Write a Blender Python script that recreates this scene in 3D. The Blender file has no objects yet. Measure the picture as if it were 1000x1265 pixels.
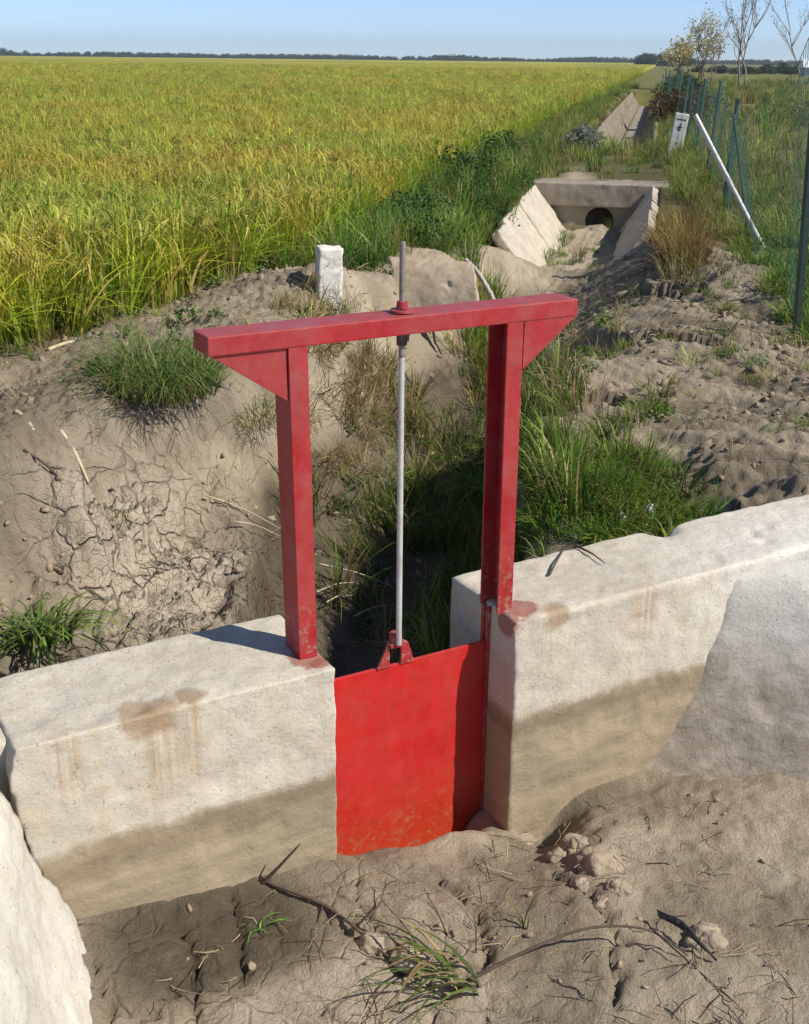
import bpy, bmesh, math, random
import numpy as np
from mathutils import Matrix, Vector
R = math.radians
rng = np.random.default_rng(7)
random.seed(7)
SC = bpy.context.scene
COL = SC.collection

# ------------------------------------------------------------------ noise
_perm = np.random.default_rng(3).permutation(512).astype(np.int64)
_perm = np.concatenate([_perm, _perm, _perm])
_grad = np.random.default_rng(4).normal(size=(512, 3)); _grad /= np.linalg.norm(_grad, axis=1)[:, None]
def perlin(P):
    P = np.asarray(P, float); i = np.floor(P).astype(np.int64); f = P - i; i &= 511
    w = f * f * f * (f * (f * 6 - 15) + 10); out = np.zeros(len(P))
    for dx in (0, 1):
        for dy in (0, 1):
            for dz in (0, 1):
                h = _perm[_perm[_perm[(i[:, 0] + dx) & 511] + ((i[:, 1] + dy) & 511)] % 512 + ((i[:, 2] + dz) & 511)] % 512
                g = _grad[h]; d = f - np.array([dx, dy, dz])
                ww = (w[:, 0] if dx else 1 - w[:, 0]) * (w[:, 1] if dy else 1 - w[:, 1]) * (w[:, 2] if dz else 1 - w[:, 2])
                out += ww * (g * d).sum(1)
    return out * 1.6
def fbm(P, sc, oct=4, gain=.5, off=0.):
    P = np.asarray(P, float) * sc + off; a = 1.; s = np.zeros(len(P))
    for k in range(oct):
        s += a * perlin(P); P = P * 2.03 + 17.3; a *= gain
    return s
def fbm2(x, y, sc, oct=4, gain=.5, off=0.):
    return fbm(np.stack([x.ravel(), y.ravel(), np.full(x.size, .37)], 1), sc, oct, gain, off).reshape(x.shape)
def cells(x, y, sc, seed=1):
    """distance to the border between two Voronoi cells, in cell units"""
    X = x.ravel() * sc; Y = y.ravel() * sc; ix = np.floor(X).astype(int); iy = np.floor(Y).astype(int)
    f1 = np.full(X.shape, 9.); f2 = np.full(X.shape, 9.)
    for dx in (-1, 0, 1):
        for dy in (-1, 0, 1):
            a = ix + dx; b = iy + dy
            h1 = np.sin(a * 127.1 + b * 311.7 + seed) * 43758.5453; h2 = np.sin(a * 269.5 + b * 183.3 + seed * 2) * 43758.5453
            d = np.hypot(a + (h1 - np.floor(h1)) - X, b + (h2 - np.floor(h2)) - Y)
            lo = d < f1; f2 = np.where(lo, f1, np.minimum(f2, d)); f1 = np.where(lo, d, f1)
    return (f2 - f1).reshape(x.shape)
def sstep(a, b, x):
    t = np.clip((x - a) / (b - a), 0, 1); return t * t * (3 - 2 * t)

# ------------------------------------------------------------------ object helpers
def tag(o, label=None, cat=None, group=None, kind=None):
    if label: o['label'] = label
    if cat: o['category'] = cat
    if group: o['group'] = group
    if kind: o['kind'] = kind
    return o
def link(name, me, mat=None, parent=None):
    o = bpy.data.objects.new(name, me); COL.objects.link(o)
    if mat is not None and not me.materials: me.materials.append(mat)
    if parent is not None: o.parent = parent
    return o
def empty(name, loc=(0, 0, 0), rz=0.):
    o = bpy.data.objects.new(name, None); COL.objects.link(o)
    o.location = loc; o.rotation_euler = (0, 0, rz); o.empty_display_size = .1
    return o
def mesh(name, V, F, col=None, smooth=False):
    me = bpy.data.meshes.new(name); V = np.asarray(V, np.float32)
    if isinstance(F, np.ndarray):
        n = F.shape[1]; me.vertices.add(len(V)); me.vertices.foreach_set('co', V.ravel())
        me.loops.add(F.size); me.loops.foreach_set('vertex_index', F.ravel().astype(np.int32))
        me.polygons.add(len(F)); me.polygons.foreach_set('loop_start', np.arange(0, F.size, n, dtype=np.int32))
        me.polygons.foreach_set('loop_total', np.full(len(F), n, np.int32)); me.update(calc_edges=True)
    else:
        me.from_pydata([tuple(map(float, v)) for v in V], [], F); me.update()
    if smooth: me.polygons.foreach_set('use_smooth', np.ones(len(me.polygons), bool))
    if col is not None:
        a = me.attributes.new('Col', 'FLOAT_COLOR', 'POINT')
        c = np.ones((len(V), 4), np.float32); c[:, :3] = col; a.data.foreach_set('color', c.ravel())
    me.validate(); return me
def bm_mesh(name, bm, smooth=False):
    me = bpy.data.meshes.new(name); bm.normal_update(); bm.to_mesh(me); bm.free()
    if smooth: me.polygons.foreach_set('use_smooth', np.ones(len(me.polygons), bool))
    return me
def bm_box(bm, lo, hi, bev=0.):
    lo = Vector(lo); hi = Vector(hi)
    r = bmesh.ops.create_cube(bm, size=1., matrix=Matrix.Translation((lo + hi) / 2) @ Matrix.Diagonal((*(hi - lo), 1)))
    if bev > 0:
        es = list({e for v in r['verts'] for e in v.link_edges})
        bmesh.ops.bevel(bm, geom=es, offset=bev, segments=2, affect='EDGES', profile=.6)
def bm_prism(bm, poly, axis, a, b, bev=0.):
    """poly in the two other axes, extruded along axis from a to b"""
    def P(p, t):
        q = list(p); q.insert(axis, t); return q
    v0 = [bm.verts.new(P(p, a)) for p in poly]; v1 = [bm.verts.new(P(p, b)) for p in poly]; n = len(poly); fs = []
    fs.append(bm.faces.new(v0)); fs.append(bm.faces.new(v1[::-1]))
    for i in range(n): fs.append(bm.faces.new([v0[i], v1[i], v1[(i + 1) % n], v0[(i + 1) % n]]))
    bmesh.ops.recalc_face_normals(bm, faces=fs)
    if bev > 0:
        bmesh.ops.bevel(bm, geom=list({e for f in fs for e in f.edges}), offset=bev, segments=2, affect='EDGES', profile=.6)
def tube(pts, rad, n=6, cap=True):
    """V, F (list) of a tube along pts with radius per point"""
    P = np.asarray(pts, float); m = len(P); rad = np.broadcast_to(np.asarray(rad, float), (m,))
    T = np.gradient(P, axis=0); T /= np.linalg.norm(T, axis=1)[:, None] + 1e-9
    ref = np.array([0, 0, 1.]) if abs(T[0][2]) < .9 else np.array([1., 0, 0])
    V = []
    for i in range(m):
        a = np.cross(T[i], ref); a /= np.linalg.norm(a) + 1e-9; b = np.cross(T[i], a)
        for k in range(n):
            t = 2 * math.pi * k / n; V.append(P[i] + rad[i] * (math.cos(t) * a + math.sin(t) * b))
    F = [[i * n + k, i * n + (k + 1) % n, (i + 1) * n + (k + 1) % n, (i + 1) * n + k] for i in range(m - 1) for k in range(n)]
    if cap: F += [list(range(n))[::-1], [(m - 1) * n + k for k in range(n)]]
    return np.array(V), F
class MB:
    def __init__(s): s.V = []; s.F = []; s.C = []; s.n = 0
    def add(s, V, F, c=(1, 1, 1)):
        V = np.asarray(V, float); s.V.append(V); s.C.append(np.broadcast_to(np.asarray(c, float), (len(V), 3)))
        s.F += [[int(i) + s.n for i in f] for f in F]; s.n += len(V)
    def mesh(s, name, smooth=False): return mesh(name, np.concatenate(s.V), s.F, np.concatenate(s.C), smooth)
def remesh(me, voxel, amp=.004, scale=14., smooth_it=3, chips=0., seed=0.):
    """turn a blocky mesh into a worn cast surface"""
    o = bpy.data.objects.new('tmp', me); COL.objects.link(o)
    m = o.modifiers.new('r', 'REMESH'); m.mode = 'VOXEL'; m.voxel_size = voxel; m.adaptivity = 0
    if smooth_it:
        s = o.modifiers.new('s', 'SMOOTH'); s.iterations = smooth_it; s.factor = .5
    bpy.context.view_layer.update()
    dg = bpy.context.evaluated_depsgraph_get(); out = bpy.data.meshes.new_from_object(o.evaluated_get(dg))
    bpy.data.objects.remove(o); n = len(out.vertices)
    co = np.empty(n * 3, np.float32); out.vertices.foreach_get('co', co); co = co.reshape(-1, 3).astype(float)
    no = np.empty(n * 3, np.float32); out.vertices.foreach_get('normal', no); no = no.reshape(-1, 3)
    d = amp * fbm(co, scale, 4, .55, seed)
    if chips:
        k = fbm(co, 9., 3, .5, seed + 5.); d -= chips * np.clip(k - .35, 0, 1) * 2
    co += no * d[:, None]; out.vertices.foreach_set('co', co.astype(np.float32).ravel())
    out.polygons.foreach_set('use_smooth', np.ones(len(out.polygons), bool)); out.update(); out.materials.clear()
    return out

# ------------------------------------------------------------------ materials
def newmat(name):
    m = bpy.data.materials.new(name); m.use_nodes = True; nt = m.node_tree; nt.nodes.clear()
    out = nt.nodes.new('ShaderNodeOutputMaterial'); b = nt.nodes.new('ShaderNodeBsdfPrincipled')
    nt.links.new(b.outputs[0], out.inputs[0]); return m, nt, b, out
class NB:
    def __init__(s, nt): s.nt = nt; s.pos = nt.nodes.new('ShaderNodeNewGeometry').outputs['Position']
    def n(s, t, **k):
        x = s.nt.nodes.new(t)
        for a, v in k.items(): setattr(x, a, v)
        return x
    def L(s, a, b): s.nt.links.new(a, b)
    def noise(s, sc, det=5, rough=.55, dist=0., vec=None, out=0):
        x = s.n('ShaderNodeTexNoise'); x.inputs['Scale'].default_value = sc; x.inputs['Detail'].default_value = det
        x.inputs['Roughness'].default_value = rough; x.inputs['Distortion'].default_value = dist
        s.L(vec if vec is not None else s.pos, x.inputs['Vector']); return x.outputs[out]
    def mapv(s, scale, vec=None):
        x = s.n('ShaderNodeMapping'); x.inputs['Scale'].default_value = scale; s.L(vec if vec is not None else s.pos, x.inputs['Vector']); return x.outputs[0]
    def ramp(s, fac, stops):
        x = s.n('ShaderNodeValToRGB'); e = x.color_ramp.elements
        while len(e) < len(stops): e.new(.5)
        for q, (p, c) in zip(e, stops): q.position = p; q.color = (*(c if hasattr(c, '__len__') else (c, c, c)), 1)
        s.L(fac, x.inputs[0]); return x.outputs[0]
    def mix(s, fac, a, b, mode='MIX'):
        x = s.n('ShaderNodeMix', data_type='RGBA', blend_type=mode)
        for i, v in ((0, fac), (6, a), (7, b)):
            if hasattr(v, 'is_linked'): s.L(v, x.inputs[i])
            elif i == 0: x.inputs[0].default_value = v
            else: x.inputs[i].default_value = (*v, 1)
        return x.outputs[2]
    def math(s, op, a, b=None, clamp=False):
        x = s.n('ShaderNodeMath', operation=op, use_clamp=clamp)
        for i, v in enumerate((a, b)):
            if v is None: continue
            if hasattr(v, 'is_linked'): s.L(v, x.inputs[i])
            else: x.inputs[i].default_value = v
        return x.outputs[0]
    def sep(s, axis, vec=None):
        x = s.n('ShaderNodeSeparateXYZ'); s.L(vec if vec is not None else s.pos, x.inputs[0]); return x.outputs[axis]
    def attr(s, name, out='Fac'):
        x = s.n('ShaderNodeAttribute', attribute_name=name); return x.outputs[out]
    def bump(s, h, strength, dist, normal=None):
        x = s.n('ShaderNodeBump'); x.inputs['Strength'].default_value = strength; x.inputs['Distance'].default_value = dist
        s.L(h, x.inputs['Height'])
        if normal is not None: s.L(normal, x.inputs['Normal'])
        return x.outputs[0]
def voro(nb, sc, feature='DISTANCE_TO_EDGE', vec=None, rnd=1., out='Distance'):
    v = nb.n('ShaderNodeTexVoronoi', feature=feature); v.inputs['Scale'].default_value = sc; v.inputs['Randomness'].default_value = rnd
    nb.L(vec if vec is not None else nb.pos, v.inputs['Vector']); return v.outputs[out]

def mat_concrete(name, pale, tan, waterline=None, stain=(.33, .22, .13), stain_at=None, dirt=.5, band=(.22, .17, .11), paint_at=None):
    m, nt, b, _ = newmat(name); nb = NB(nt)
    big = nb.noise(2.6, 8, .68); fine = nb.noise(90, 6, .75); mid = nb.noise(9, 8, .72)
    pale_d = tuple(c * .8 for c in pale)
    col = nb.mix(nb.ramp(big, [(.38, 0.), (.62, 1.)]), pale_d, pale)
    col = nb.mix(nb.math('MULTIPLY', nb.ramp(mid, [(.48, 0.), (.68, 1.)]), dirt), col, tuple(c * k for c, k in zip(pale, (.72, .64, .52))))
    # vertical run-off streaks, strongest just under the top edge
    if waterline is not None:
        ddl = nb.n('ShaderNodeVectorMath', operation='DISTANCE'); nb.L(nb.pos, ddl.inputs[0]); ddl.inputs[1].default_value = (1.45, 3.05, -.05)
        col = nb.mix(nb.ramp(nb.math('ADD', ddl.outputs['Value'], nb.math('MULTIPLY', nb.math('SUBTRACT', nb.noise(5, 6, .7), .5), .5)), [(.35, .85), (.75, 0.)]), col, (.73, .71, .66))
    st = nb.noise(1., 6, .65, 0, nb.mapv((30, 30, 1.1)))
    up = nb.sep(2)
    if waterline is not None:
        k = nb.math('MULTIPLY', nb.ramp(st, [(.52, 0.), (.72, 1.)]), .38)
        col = nb.mix(k, col, tuple(c * q for c, q in zip(pale, (.78, .66, .48))))
        w = nb.math('ADD', up, nb.math('MULTIPLY', nb.math('SUBTRACT', nb.noise(6, 8, .72), .5), .11))
        for (px, py, pz_, hw_, ln_) in ((*W(-.44, 0, -.06), .06, .30), (*W(-.36, 0, -.06), .05, .22), (*W(-.64, 0, -.05), .05, .16), (*W(.62, 0, -.06), .05, .15), (*W(.95, 0, -.05), .07, .14)):
            mp = nb.n('ShaderNodeMapping', vector_type='TEXTURE'); mp.inputs['Location'].default_value = (px, py, pz_); mp.inputs['Scale'].default_value = (hw_, hw_, ln_); nb.L(nb.pos, mp.inputs['Vector'])
            ln2 = nb.n('ShaderNodeVectorMath', operation='LENGTH'); nb.L(mp.outputs[0], ln2.inputs[0])
            dr_ = nb.math('MULTIPLY', nb.ramp(ln2.outputs['Value'], [(.3, 1.), (1., 0.)]), nb.ramp(nb.noise(1., 5, .6, 0, nb.mapv((48, 48, 1.2))), [(.42, 0.), (.62, 1.)]))
            col = nb.mix(nb.math('MULTIPLY', dr_, .7), col, (.42, .28, .15))
        below = nb.ramp(nb.math('MULTIPLY', nb.math('SUBTRACT', waterline, w), 34., True), [(0, 0.), (1, 1.)])
        horiz = nb.noise(1., 5, .6, .3, nb.mapv((3, 3, 34)))
        low = nb.mix(nb.ramp(horiz, [(.35, 0.), (.7, 1.)]), tuple(c * .72 for c in tan), tan)
        low = nb.mix(nb.ramp(nb.noise(4, 5, .6), [(.45, 0.), (.7, .6)]), low, tuple(c * 1.22 for c in tan))
        col = nb.mix(below, col, low)
        dd = nb.math('ABSOLUTE', nb.math('SUBTRACT', nb.math('SUBTRACT', w, waterline), -.055))
        bd = nb.math('MULTIPLY', nb.ramp(dd, [(0, 1.), (.05, 0.)]), .75)
        col = nb.mix(bd, col, band)
    if stain_at is not None:
        for (px, py, pz, r) in stain_at:
            dv = nb.n('ShaderNodeVectorMath', operation='DISTANCE'); nb.L(nb.pos, dv.inputs[0]); dv.inputs[1].default_value = (px, py, pz)
            q = nb.math('ADD', nb.math('DIVIDE', dv.outputs['Value'], r), nb.math('MULTIPLY', nb.math('SUBTRACT', nb.noise(13, 5, .65), .5), 1.6))
            col = nb.mix(nb.math('MULTIPLY', nb.ramp(q, [(.6, 1.), (1.05, 0.)]), .75), col, stain)
    for (px, py, pz, r) in (paint_at or []):
        dv = nb.n('ShaderNodeVectorMath', operation='DISTANCE'); nb.L(nb.pos, dv.inputs[0]); dv.inputs[1].default_value = (px, py, pz)
        q = nb.math('ADD', nb.math('DIVIDE', dv.outputs['Value'], r), nb.math('MULTIPLY', nb.math('SUBTRACT', nb.noise(24, 5, .7), .5), 1.3))
        col = nb.mix(nb.math('MULTIPLY', nb.ramp(q, [(.75, 1.), (1.05, 0.)]), .8), col, (.30, .085, .065))
    speck = nb.ramp(nb.noise(120, 3, .6), [(.62, 0.), (.70, 1.)])
    col = nb.mix(nb.math('MULTIPLY', speck, .65), col, (.16, .12, .08))
    pit = nb.ramp(voro(nb, 46, 'F1'), [(.07, 0.), (.2, 1.)])
    col = nb.mix(nb.math('MULTIPLY', nb.ramp(nb.noise(60, 5, .75), [(.42, 0.), (.7, 1.)]), .30), col, tuple(c * k for c, k in zip(pale, (.62, .56, .48))))
    nb.L(col, b.inputs['Base Color']); b.inputs['Roughness'].default_value = .9; b.inputs['Specular IOR Level'].default_value = .25
    h = nb.math('ADD', nb.math('MULTIPLY', fine, .9), nb.math('ADD', nb.math('MULTIPLY', mid, .8), nb.math('MULTIPLY', nb.math('MULTIPLY', pit, nb.ramp(nb.noise(6, 4, .6), [(.45, 0.), (.65, 1.)])), .22)))
    nb.L(nb.bump(h, .5, .010), b.inputs['Normal']); return m

def mat_simple(name, col, rough=.6, metal=0., var=.25, sc=20, bump=.15, dirt=None, dirt_amt=.4, dsc=7.):
    m, nt, b, _ = newmat(name); nb = NB(nt)
    n = nb.noise(sc, 5, .6); c = nb.mix(nb.ramp(n, [(.3, 0.), (.7, 1.)]), tuple(x * (1 - var) for x in col), tuple(min(1, x * (1 + var)) for x in col))
    if dirt is not None:
        c = nb.mix(nb.math('MULTIPLY', nb.ramp(nb.noise(dsc, 6, .65, .4), [(.45, 0.), (.68, 1.)]), dirt_amt), c, dirt)
    nb.L(c, b.inputs['Base Color']); b.inputs['Roughness'].default_value = rough; b.inputs['Metallic'].default_value = metal
    if bump: nb.L(nb.bump(nb.noise(sc * 3, 4, .6), bump, .006), b.inputs['Normal'])
    return m
def mat_paint(name, col, dust, dust_amt, rough, rust_low=None):
    m, nt, b, _ = newmat(name); nb = NB(nt)
    big = nb.noise(5, 5, .6, .3); c = nb.mix(nb.ramp(big, [(.35, 0.), (.65, 1.)]), tuple(x * .82 for x in col), col)
    streak = nb.noise(1., 5, .6, 0, nb.mapv((16, 16, 2.2)))
    scr = nb.noise(1., 6, .7, .5, nb.mapv((9, 9, 22)))
    grit = nb.ramp(nb.noise(1., 8, .8, 0, nb.mapv((40, 40, 14))), [(.5, 0.), (.72, 1.)])
    c = nb.mix(nb.math('MULTIPLY', grit, .45), c, tuple(x * .45 for x in col))
    c = nb.mix(nb.math('MULTIPLY', nb.ramp(streak, [(.45, 0.), (.75, 1.)]), .35), c, tuple(x * .6 for x in col))
    nrm = nb.n('ShaderNodeNewGeometry').outputs['Normal']
    d = nb.ramp(nb.noise(11, 6, .65, .3), [(.40, 0.), (.70, 1.)])
    c = nb.mix(nb.math('MULTIPLY', d, dust_amt), c, dust)
    upf = nb.math('MULTIPLY', nb.math('MAXIMUM', nb.sep(2, nrm), 0.), dust_amt * .9)   # dust settles on what faces up
    c = nb.mix(nb.math('MULTIPLY', upf, nb.ramp(nb.noise(30, 5, .6), [(.3, .5), (.7, 1.)])), c, dust)
    if rust_low is not None:
        z0, z1, rc = rust_low
        t = nb.math('DIVIDE', nb.math('SUBTRACT', z1, nb.math('ADD', nb.sep(2), nb.math('MULTIPLY', nb.math('SUBTRACT', nb.noise(9, 5, .6), .5), .16))), z1 - z0, True)
        c = nb.mix(nb.math('MULTIPLY', t, .85), c, rc)
        mud = nb.ramp(nb.noise(26, 6, .7), [(.52, 0.), (.7, 1.)])
        c = nb.mix(nb.math('MULTIPLY', nb.math('MULTIPLY', mud, t), .45), c, (.42, .21, .08))
    sp = nb.math('MULTIPLY', nb.ramp(nb.noise(55, 4, .65), [(.54, 0.), (.60, 1.)]), nb.ramp(nb.math('DIVIDE', nb.math('SUBTRACT', .20, nb.sep(2)), .3, True), [(0, 0.), (.7, .75)]))
    if rust_low is not None: sp = nb.math('MULTIPLY', nb.ramp(nb.noise(70, 4, .65), [(.58, 0.), (.63, 1.)]), nb.ramp(nb.math('DIVIDE', nb.math('SUBTRACT', -.52, nb.sep(2)), .2, True), [(0, 0.), (1, .7)]))
    c = nb.mix(sp, c, (.30, .22, .15))
    chip = nb.ramp(nb.noise(46, 6, .7), [(.62, 0.), (.66, 1.)])
    c = nb.mix(nb.math('MULTIPLY', chip, .55), c, (.16, .05, .03))
    nb.L(c, b.inputs['Base Color'])
    nb.L(nb.ramp(nb.noise(8, 4), [(.3, rough - .08), (.7, rough + .15)]), b.inputs['Roughness'])
    h = nb.math('ADD', nb.math('MULTIPLY', nb.noise(60, 4), .35), nb.math('ADD', nb.noise(9, 3), nb.math('MULTIPLY', scr, .3)))
    nb.L(nb.bump(h, .25, .008), b.inputs['Normal']); return m
def mat_leaf(name='leaf_blades', trans=.35, rnd=.35):
    m, nt, b, out = newmat(name); nb = NB(nt)
    c = nb.attr('Col', 'Color'); oi = nb.n('ShaderNodeObjectInfo').outputs['Random']
    hsv = nb.n('ShaderNodeHueSaturation'); nb.L(c, hsv.inputs['Color'])
    nb.L(nb.math('ADD', nb.math('MULTIPLY', oi, .05), .475), hsv.inputs['Hue'])
    nb.L(nb.math('ADD', nb.math('MULTIPLY', nb.math('FRACT', nb.math('MULTIPLY', oi, 7.31)), rnd * 2), 1 - rnd), hsv.inputs['Value'])
    patch = nb.ramp(nb.noise(.8, 3, .5), [(.35, .75), (.65, 1.2)])
    cc = nb.mix(1., hsv.outputs[0], patch, 'MULTIPLY')
    nb.L(cc, b.inputs['Base Color']); b.inputs['Roughness'].default_value = .55; b.inputs['Specular IOR Level'].default_value = .3
    t = nb.n('ShaderNodeBsdfTranslucent'); nb.L(cc, t.inputs['Color'])
    mx = nb.n('ShaderNodeMixShader'); mx.inputs[0].default_value = trans
    nb.L(b.outputs[0], mx.inputs[1]); nb.L(t.outputs[0], mx.inputs[2]); nb.L(mx.outputs[0], out.inputs[0]); return m

def mat_terrain():
    m, nt, b, _ = newmat('bank_soil'); nb = NB(nt)
    damp = nb.attr('damp'); pale = nb.attr('pale'); veg = nb.attr('veg'); crack = nb.attr('crack'); far = nb.attr('far')
    big = nb.noise(2.2, 6, .6, .3); mid = nb.noise(16, 8, .72); fine = nb.noise(130, 4, .75)
    dry = nb.mix(nb.ramp(big, [(.35, 0.), (.65, 1.)]), (.36, .29, .20), (.50, .425, .315))
    dry = nb.mix(nb.ramp(mid, [(.4, 0.), (.7, .6)]), dry, (.60, .51, .385))
    wet = nb.mix(nb.ramp(mid, [(.35, 0.), (.65, 1.)]), (.075, .058, .04), (.155, .125, .085))
    dry = nb.mix(nb.math('MULTIPLY', pale, nb.ramp(mid, [(.25, .6), (.6, 1.)])), dry, (.60, .515, .40))
    dk = nb.math('ADD', damp, nb.math('MULTIPLY', nb.math('SUBTRACT', mid, .5), .7), True)
    col = nb.mix(dk, dry, wet)
    grn = nb.mix(nb.ramp(mid, [(.35, 0.), (.7, 1.)]), (.07, .085, .022), (.16, .13, .06))
    col = nb.mix(nb.math('ADD', veg, nb.math('MULTIPLY', nb.math('SUBTRACT', mid, .5), .4), True), col, grn)
    fg = nb.mix(nb.ramp(nb.noise(.35, 6, .65), [(.35, 0.), (.65, 1.)]), (.12, .14, .03), (.20, .17, .06))
    col = nb.mix(far, col, fg)
    # crack network: real gaps in the sheet plus finer ones in relief
    wv = nb.n('ShaderNodeVectorMath', operation='ADD'); nb.L(nb.pos, wv.inputs[0])
    nz = nb.n('ShaderNodeVectorMath', operation='SCALE'); nb.L(nb.noise(7, 3, .5, 0, None, 1), nz.inputs[0]); nz.inputs['Scale'].default_value = .13
    nb.L(nz.outputs[0], wv.inputs[1])
    e1 = nb.ramp(voro(nb, 7.5, vec=wv.outputs[0]), [(.0, 0.), (.055, 1.)])
    e2 = nb.ramp(voro(nb, 24., vec=wv.outputs[0]), [(.0, 0.), (.06, 1.)])
    brk = nb.ramp(nb.noise(5, 4, .6), [(.30, .0), (.46, 1.)])
    crack = nb.math('MULTIPLY', crack, brk)
    cr = nb.math('MULTIPLY', nb.math('SUBTRACT', 1., nb.math('MULTIPLY', e1, nb.math('ADD', nb.math('MULTIPLY', e2, .25), .75))), crack)
    col = nb.mix(nb.math('MULTIPLY', cr, .55), col, (.09, .065, .04))  # cracks darkened in colour: damp soil tone plus painted shade of the gaps
    peb = nb.ramp(nb.noise(150, 2, .5), [(.62, 0.), (.72, 1.)])
    col = nb.mix(nb.math('MULTIPLY', peb, .25), col, (.12, .09, .06))
    nb.L(col, b.inputs['Base Color']); b.inputs['Specular IOR Level'].default_value = .25
    nb.L(nb.math('SUBTRACT', .95, nb.math('MULTIPLY', damp, .25)), b.inputs['Roughness'])
    h = nb.math('ADD', nb.math('MULTIPLY', mid, 1.1), nb.math('ADD', nb.math('MULTIPLY', fine, .35), nb.math('MULTIPLY', cr, -.9)))
    nb.L(nb.bump(h, 1., .024), b.inputs['Normal']); return m

LEAF = mat_leaf(); RICE = mat_leaf('rice_blades', .38, .30)
_nb = NB(RICE.node_tree); _mx = [x for x in RICE.node_tree.nodes if x.type == 'MIX' and x.blend_type == 'MULTIPLY'][0]
_t = _nb.mix(_nb.ramp(_nb.noise(.55, 4, .6), [(.38, 0.), (.62, 1.)]), (.82, 1.03, .85), (1.12, 1.0, .92)); RICE.node_tree.links.new(_t, _mx.inputs[7])
BARK = mat_simple('bark', (.24, .20, .16), .9, 0, .35, 12, .4)

# ------------------------------------------------------------------ the wall's own axes and the camera
H = 1.35; FPX = 1450.; W0, H0 = 1000., 1265.
CO = Vector((-.16066, 2.45855, 0)); AZ = R(29.5)
UX, UY = math.cos(AZ), math.sin(AZ); VX, VY = -UY, UX
def W(u, v, z=0.): return (CO.x + UX * u + VX * v, CO.y + UY * u + VY * v, z)
def toUV(x, y):
    dx = x - CO.x; dy = y - CO.y; return dx * UX + dy * UY, dx * VX + dy * VY
WM = Matrix.Translation(CO) @ Matrix.Rotation(AZ, 4, 'Z')
pitch = math.atan(560.5 * math.cos(R(.65)) / FPX); roll = R(.65)
fw = Vector((0, math.cos(pitch), -math.sin(pitch))); up0 = Vector((0, math.sin(pitch), math.cos(pitch))); rt0 = Vector((1, 0, 0))
cr = math.cos(roll) * rt0 + math.sin(roll) * up0; cu = math.cos(roll) * up0 - math.sin(roll) * rt0
cd = bpy.data.cameras.new('camera'); cam = bpy.data.objects.new('camera', cd); COL.objects.link(cam)
cam.matrix_world = Matrix(((cr.x, cu.x, -fw.x, 0), (cr.y, cu.y, -fw.y, 0), (cr.z, cu.z, -fw.z, H), (0, 0, 0, 1)))
cd.sensor_fit = 'VERTICAL'; cd.sensor_height = 36.; cd.lens = FPX / H0 * 36.; cd.clip_start = .05; cd.clip_end = 6000.
SC.camera = cam

# ------------------------------------------------------------------ light
SUN_EL = R(44); SHX, SHY = -.91, .41                       # shadows fall this way on the ground
sl = bpy.data.lights.new('sun', 'SUN'); sl.energy = 5.0; sl.angle = R(.5); sl.color = (1., .93, .82)
so = bpy.data.objects.new('sun', sl); COL.objects.link(so); so.location = (6, -3, 8)
d = Vector((SHX * math.cos(SUN_EL), SHY * math.cos(SUN_EL), -math.sin(SUN_EL))); so.rotation_euler = d.to_track_quat('-Z', 'Y').to_euler()
w = bpy.data.worlds.new('World'); SC.world = w; w.use_nodes = True; nt = w.node_tree; nt.nodes.clear()
bo = nt.nodes.new('ShaderNodeOutputWorld'); bg = nt.nodes.new('ShaderNodeBackground'); sk = nt.nodes.new('ShaderNodeTexSky')
sk.sky_type = 'NISHITA'; sk.sun_disc = False; sk.sun_elevation = SUN_EL; sk.sun_rotation = math.atan2(-SHX, -SHY)
sk.air_density = .42; sk.dust_density = .15; sk.ozone_density = 2.2
bg.inputs[1].default_value = .15; nt.links.new(sk.outputs[0], bg.inputs[0]); nt.links.new(bg.outputs[0], bo.inputs[0])
SC.view_settings.view_transform = 'Standard'; SC.view_settings.look = 'None'; SC.view_settings.exposure = .12; SC.view_settings.gamma = 1.
SC.cycles.use_denoising = True; SC.cycles.max_bounces = 8; SC.cycles.transparent_max_bounces = 8

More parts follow.
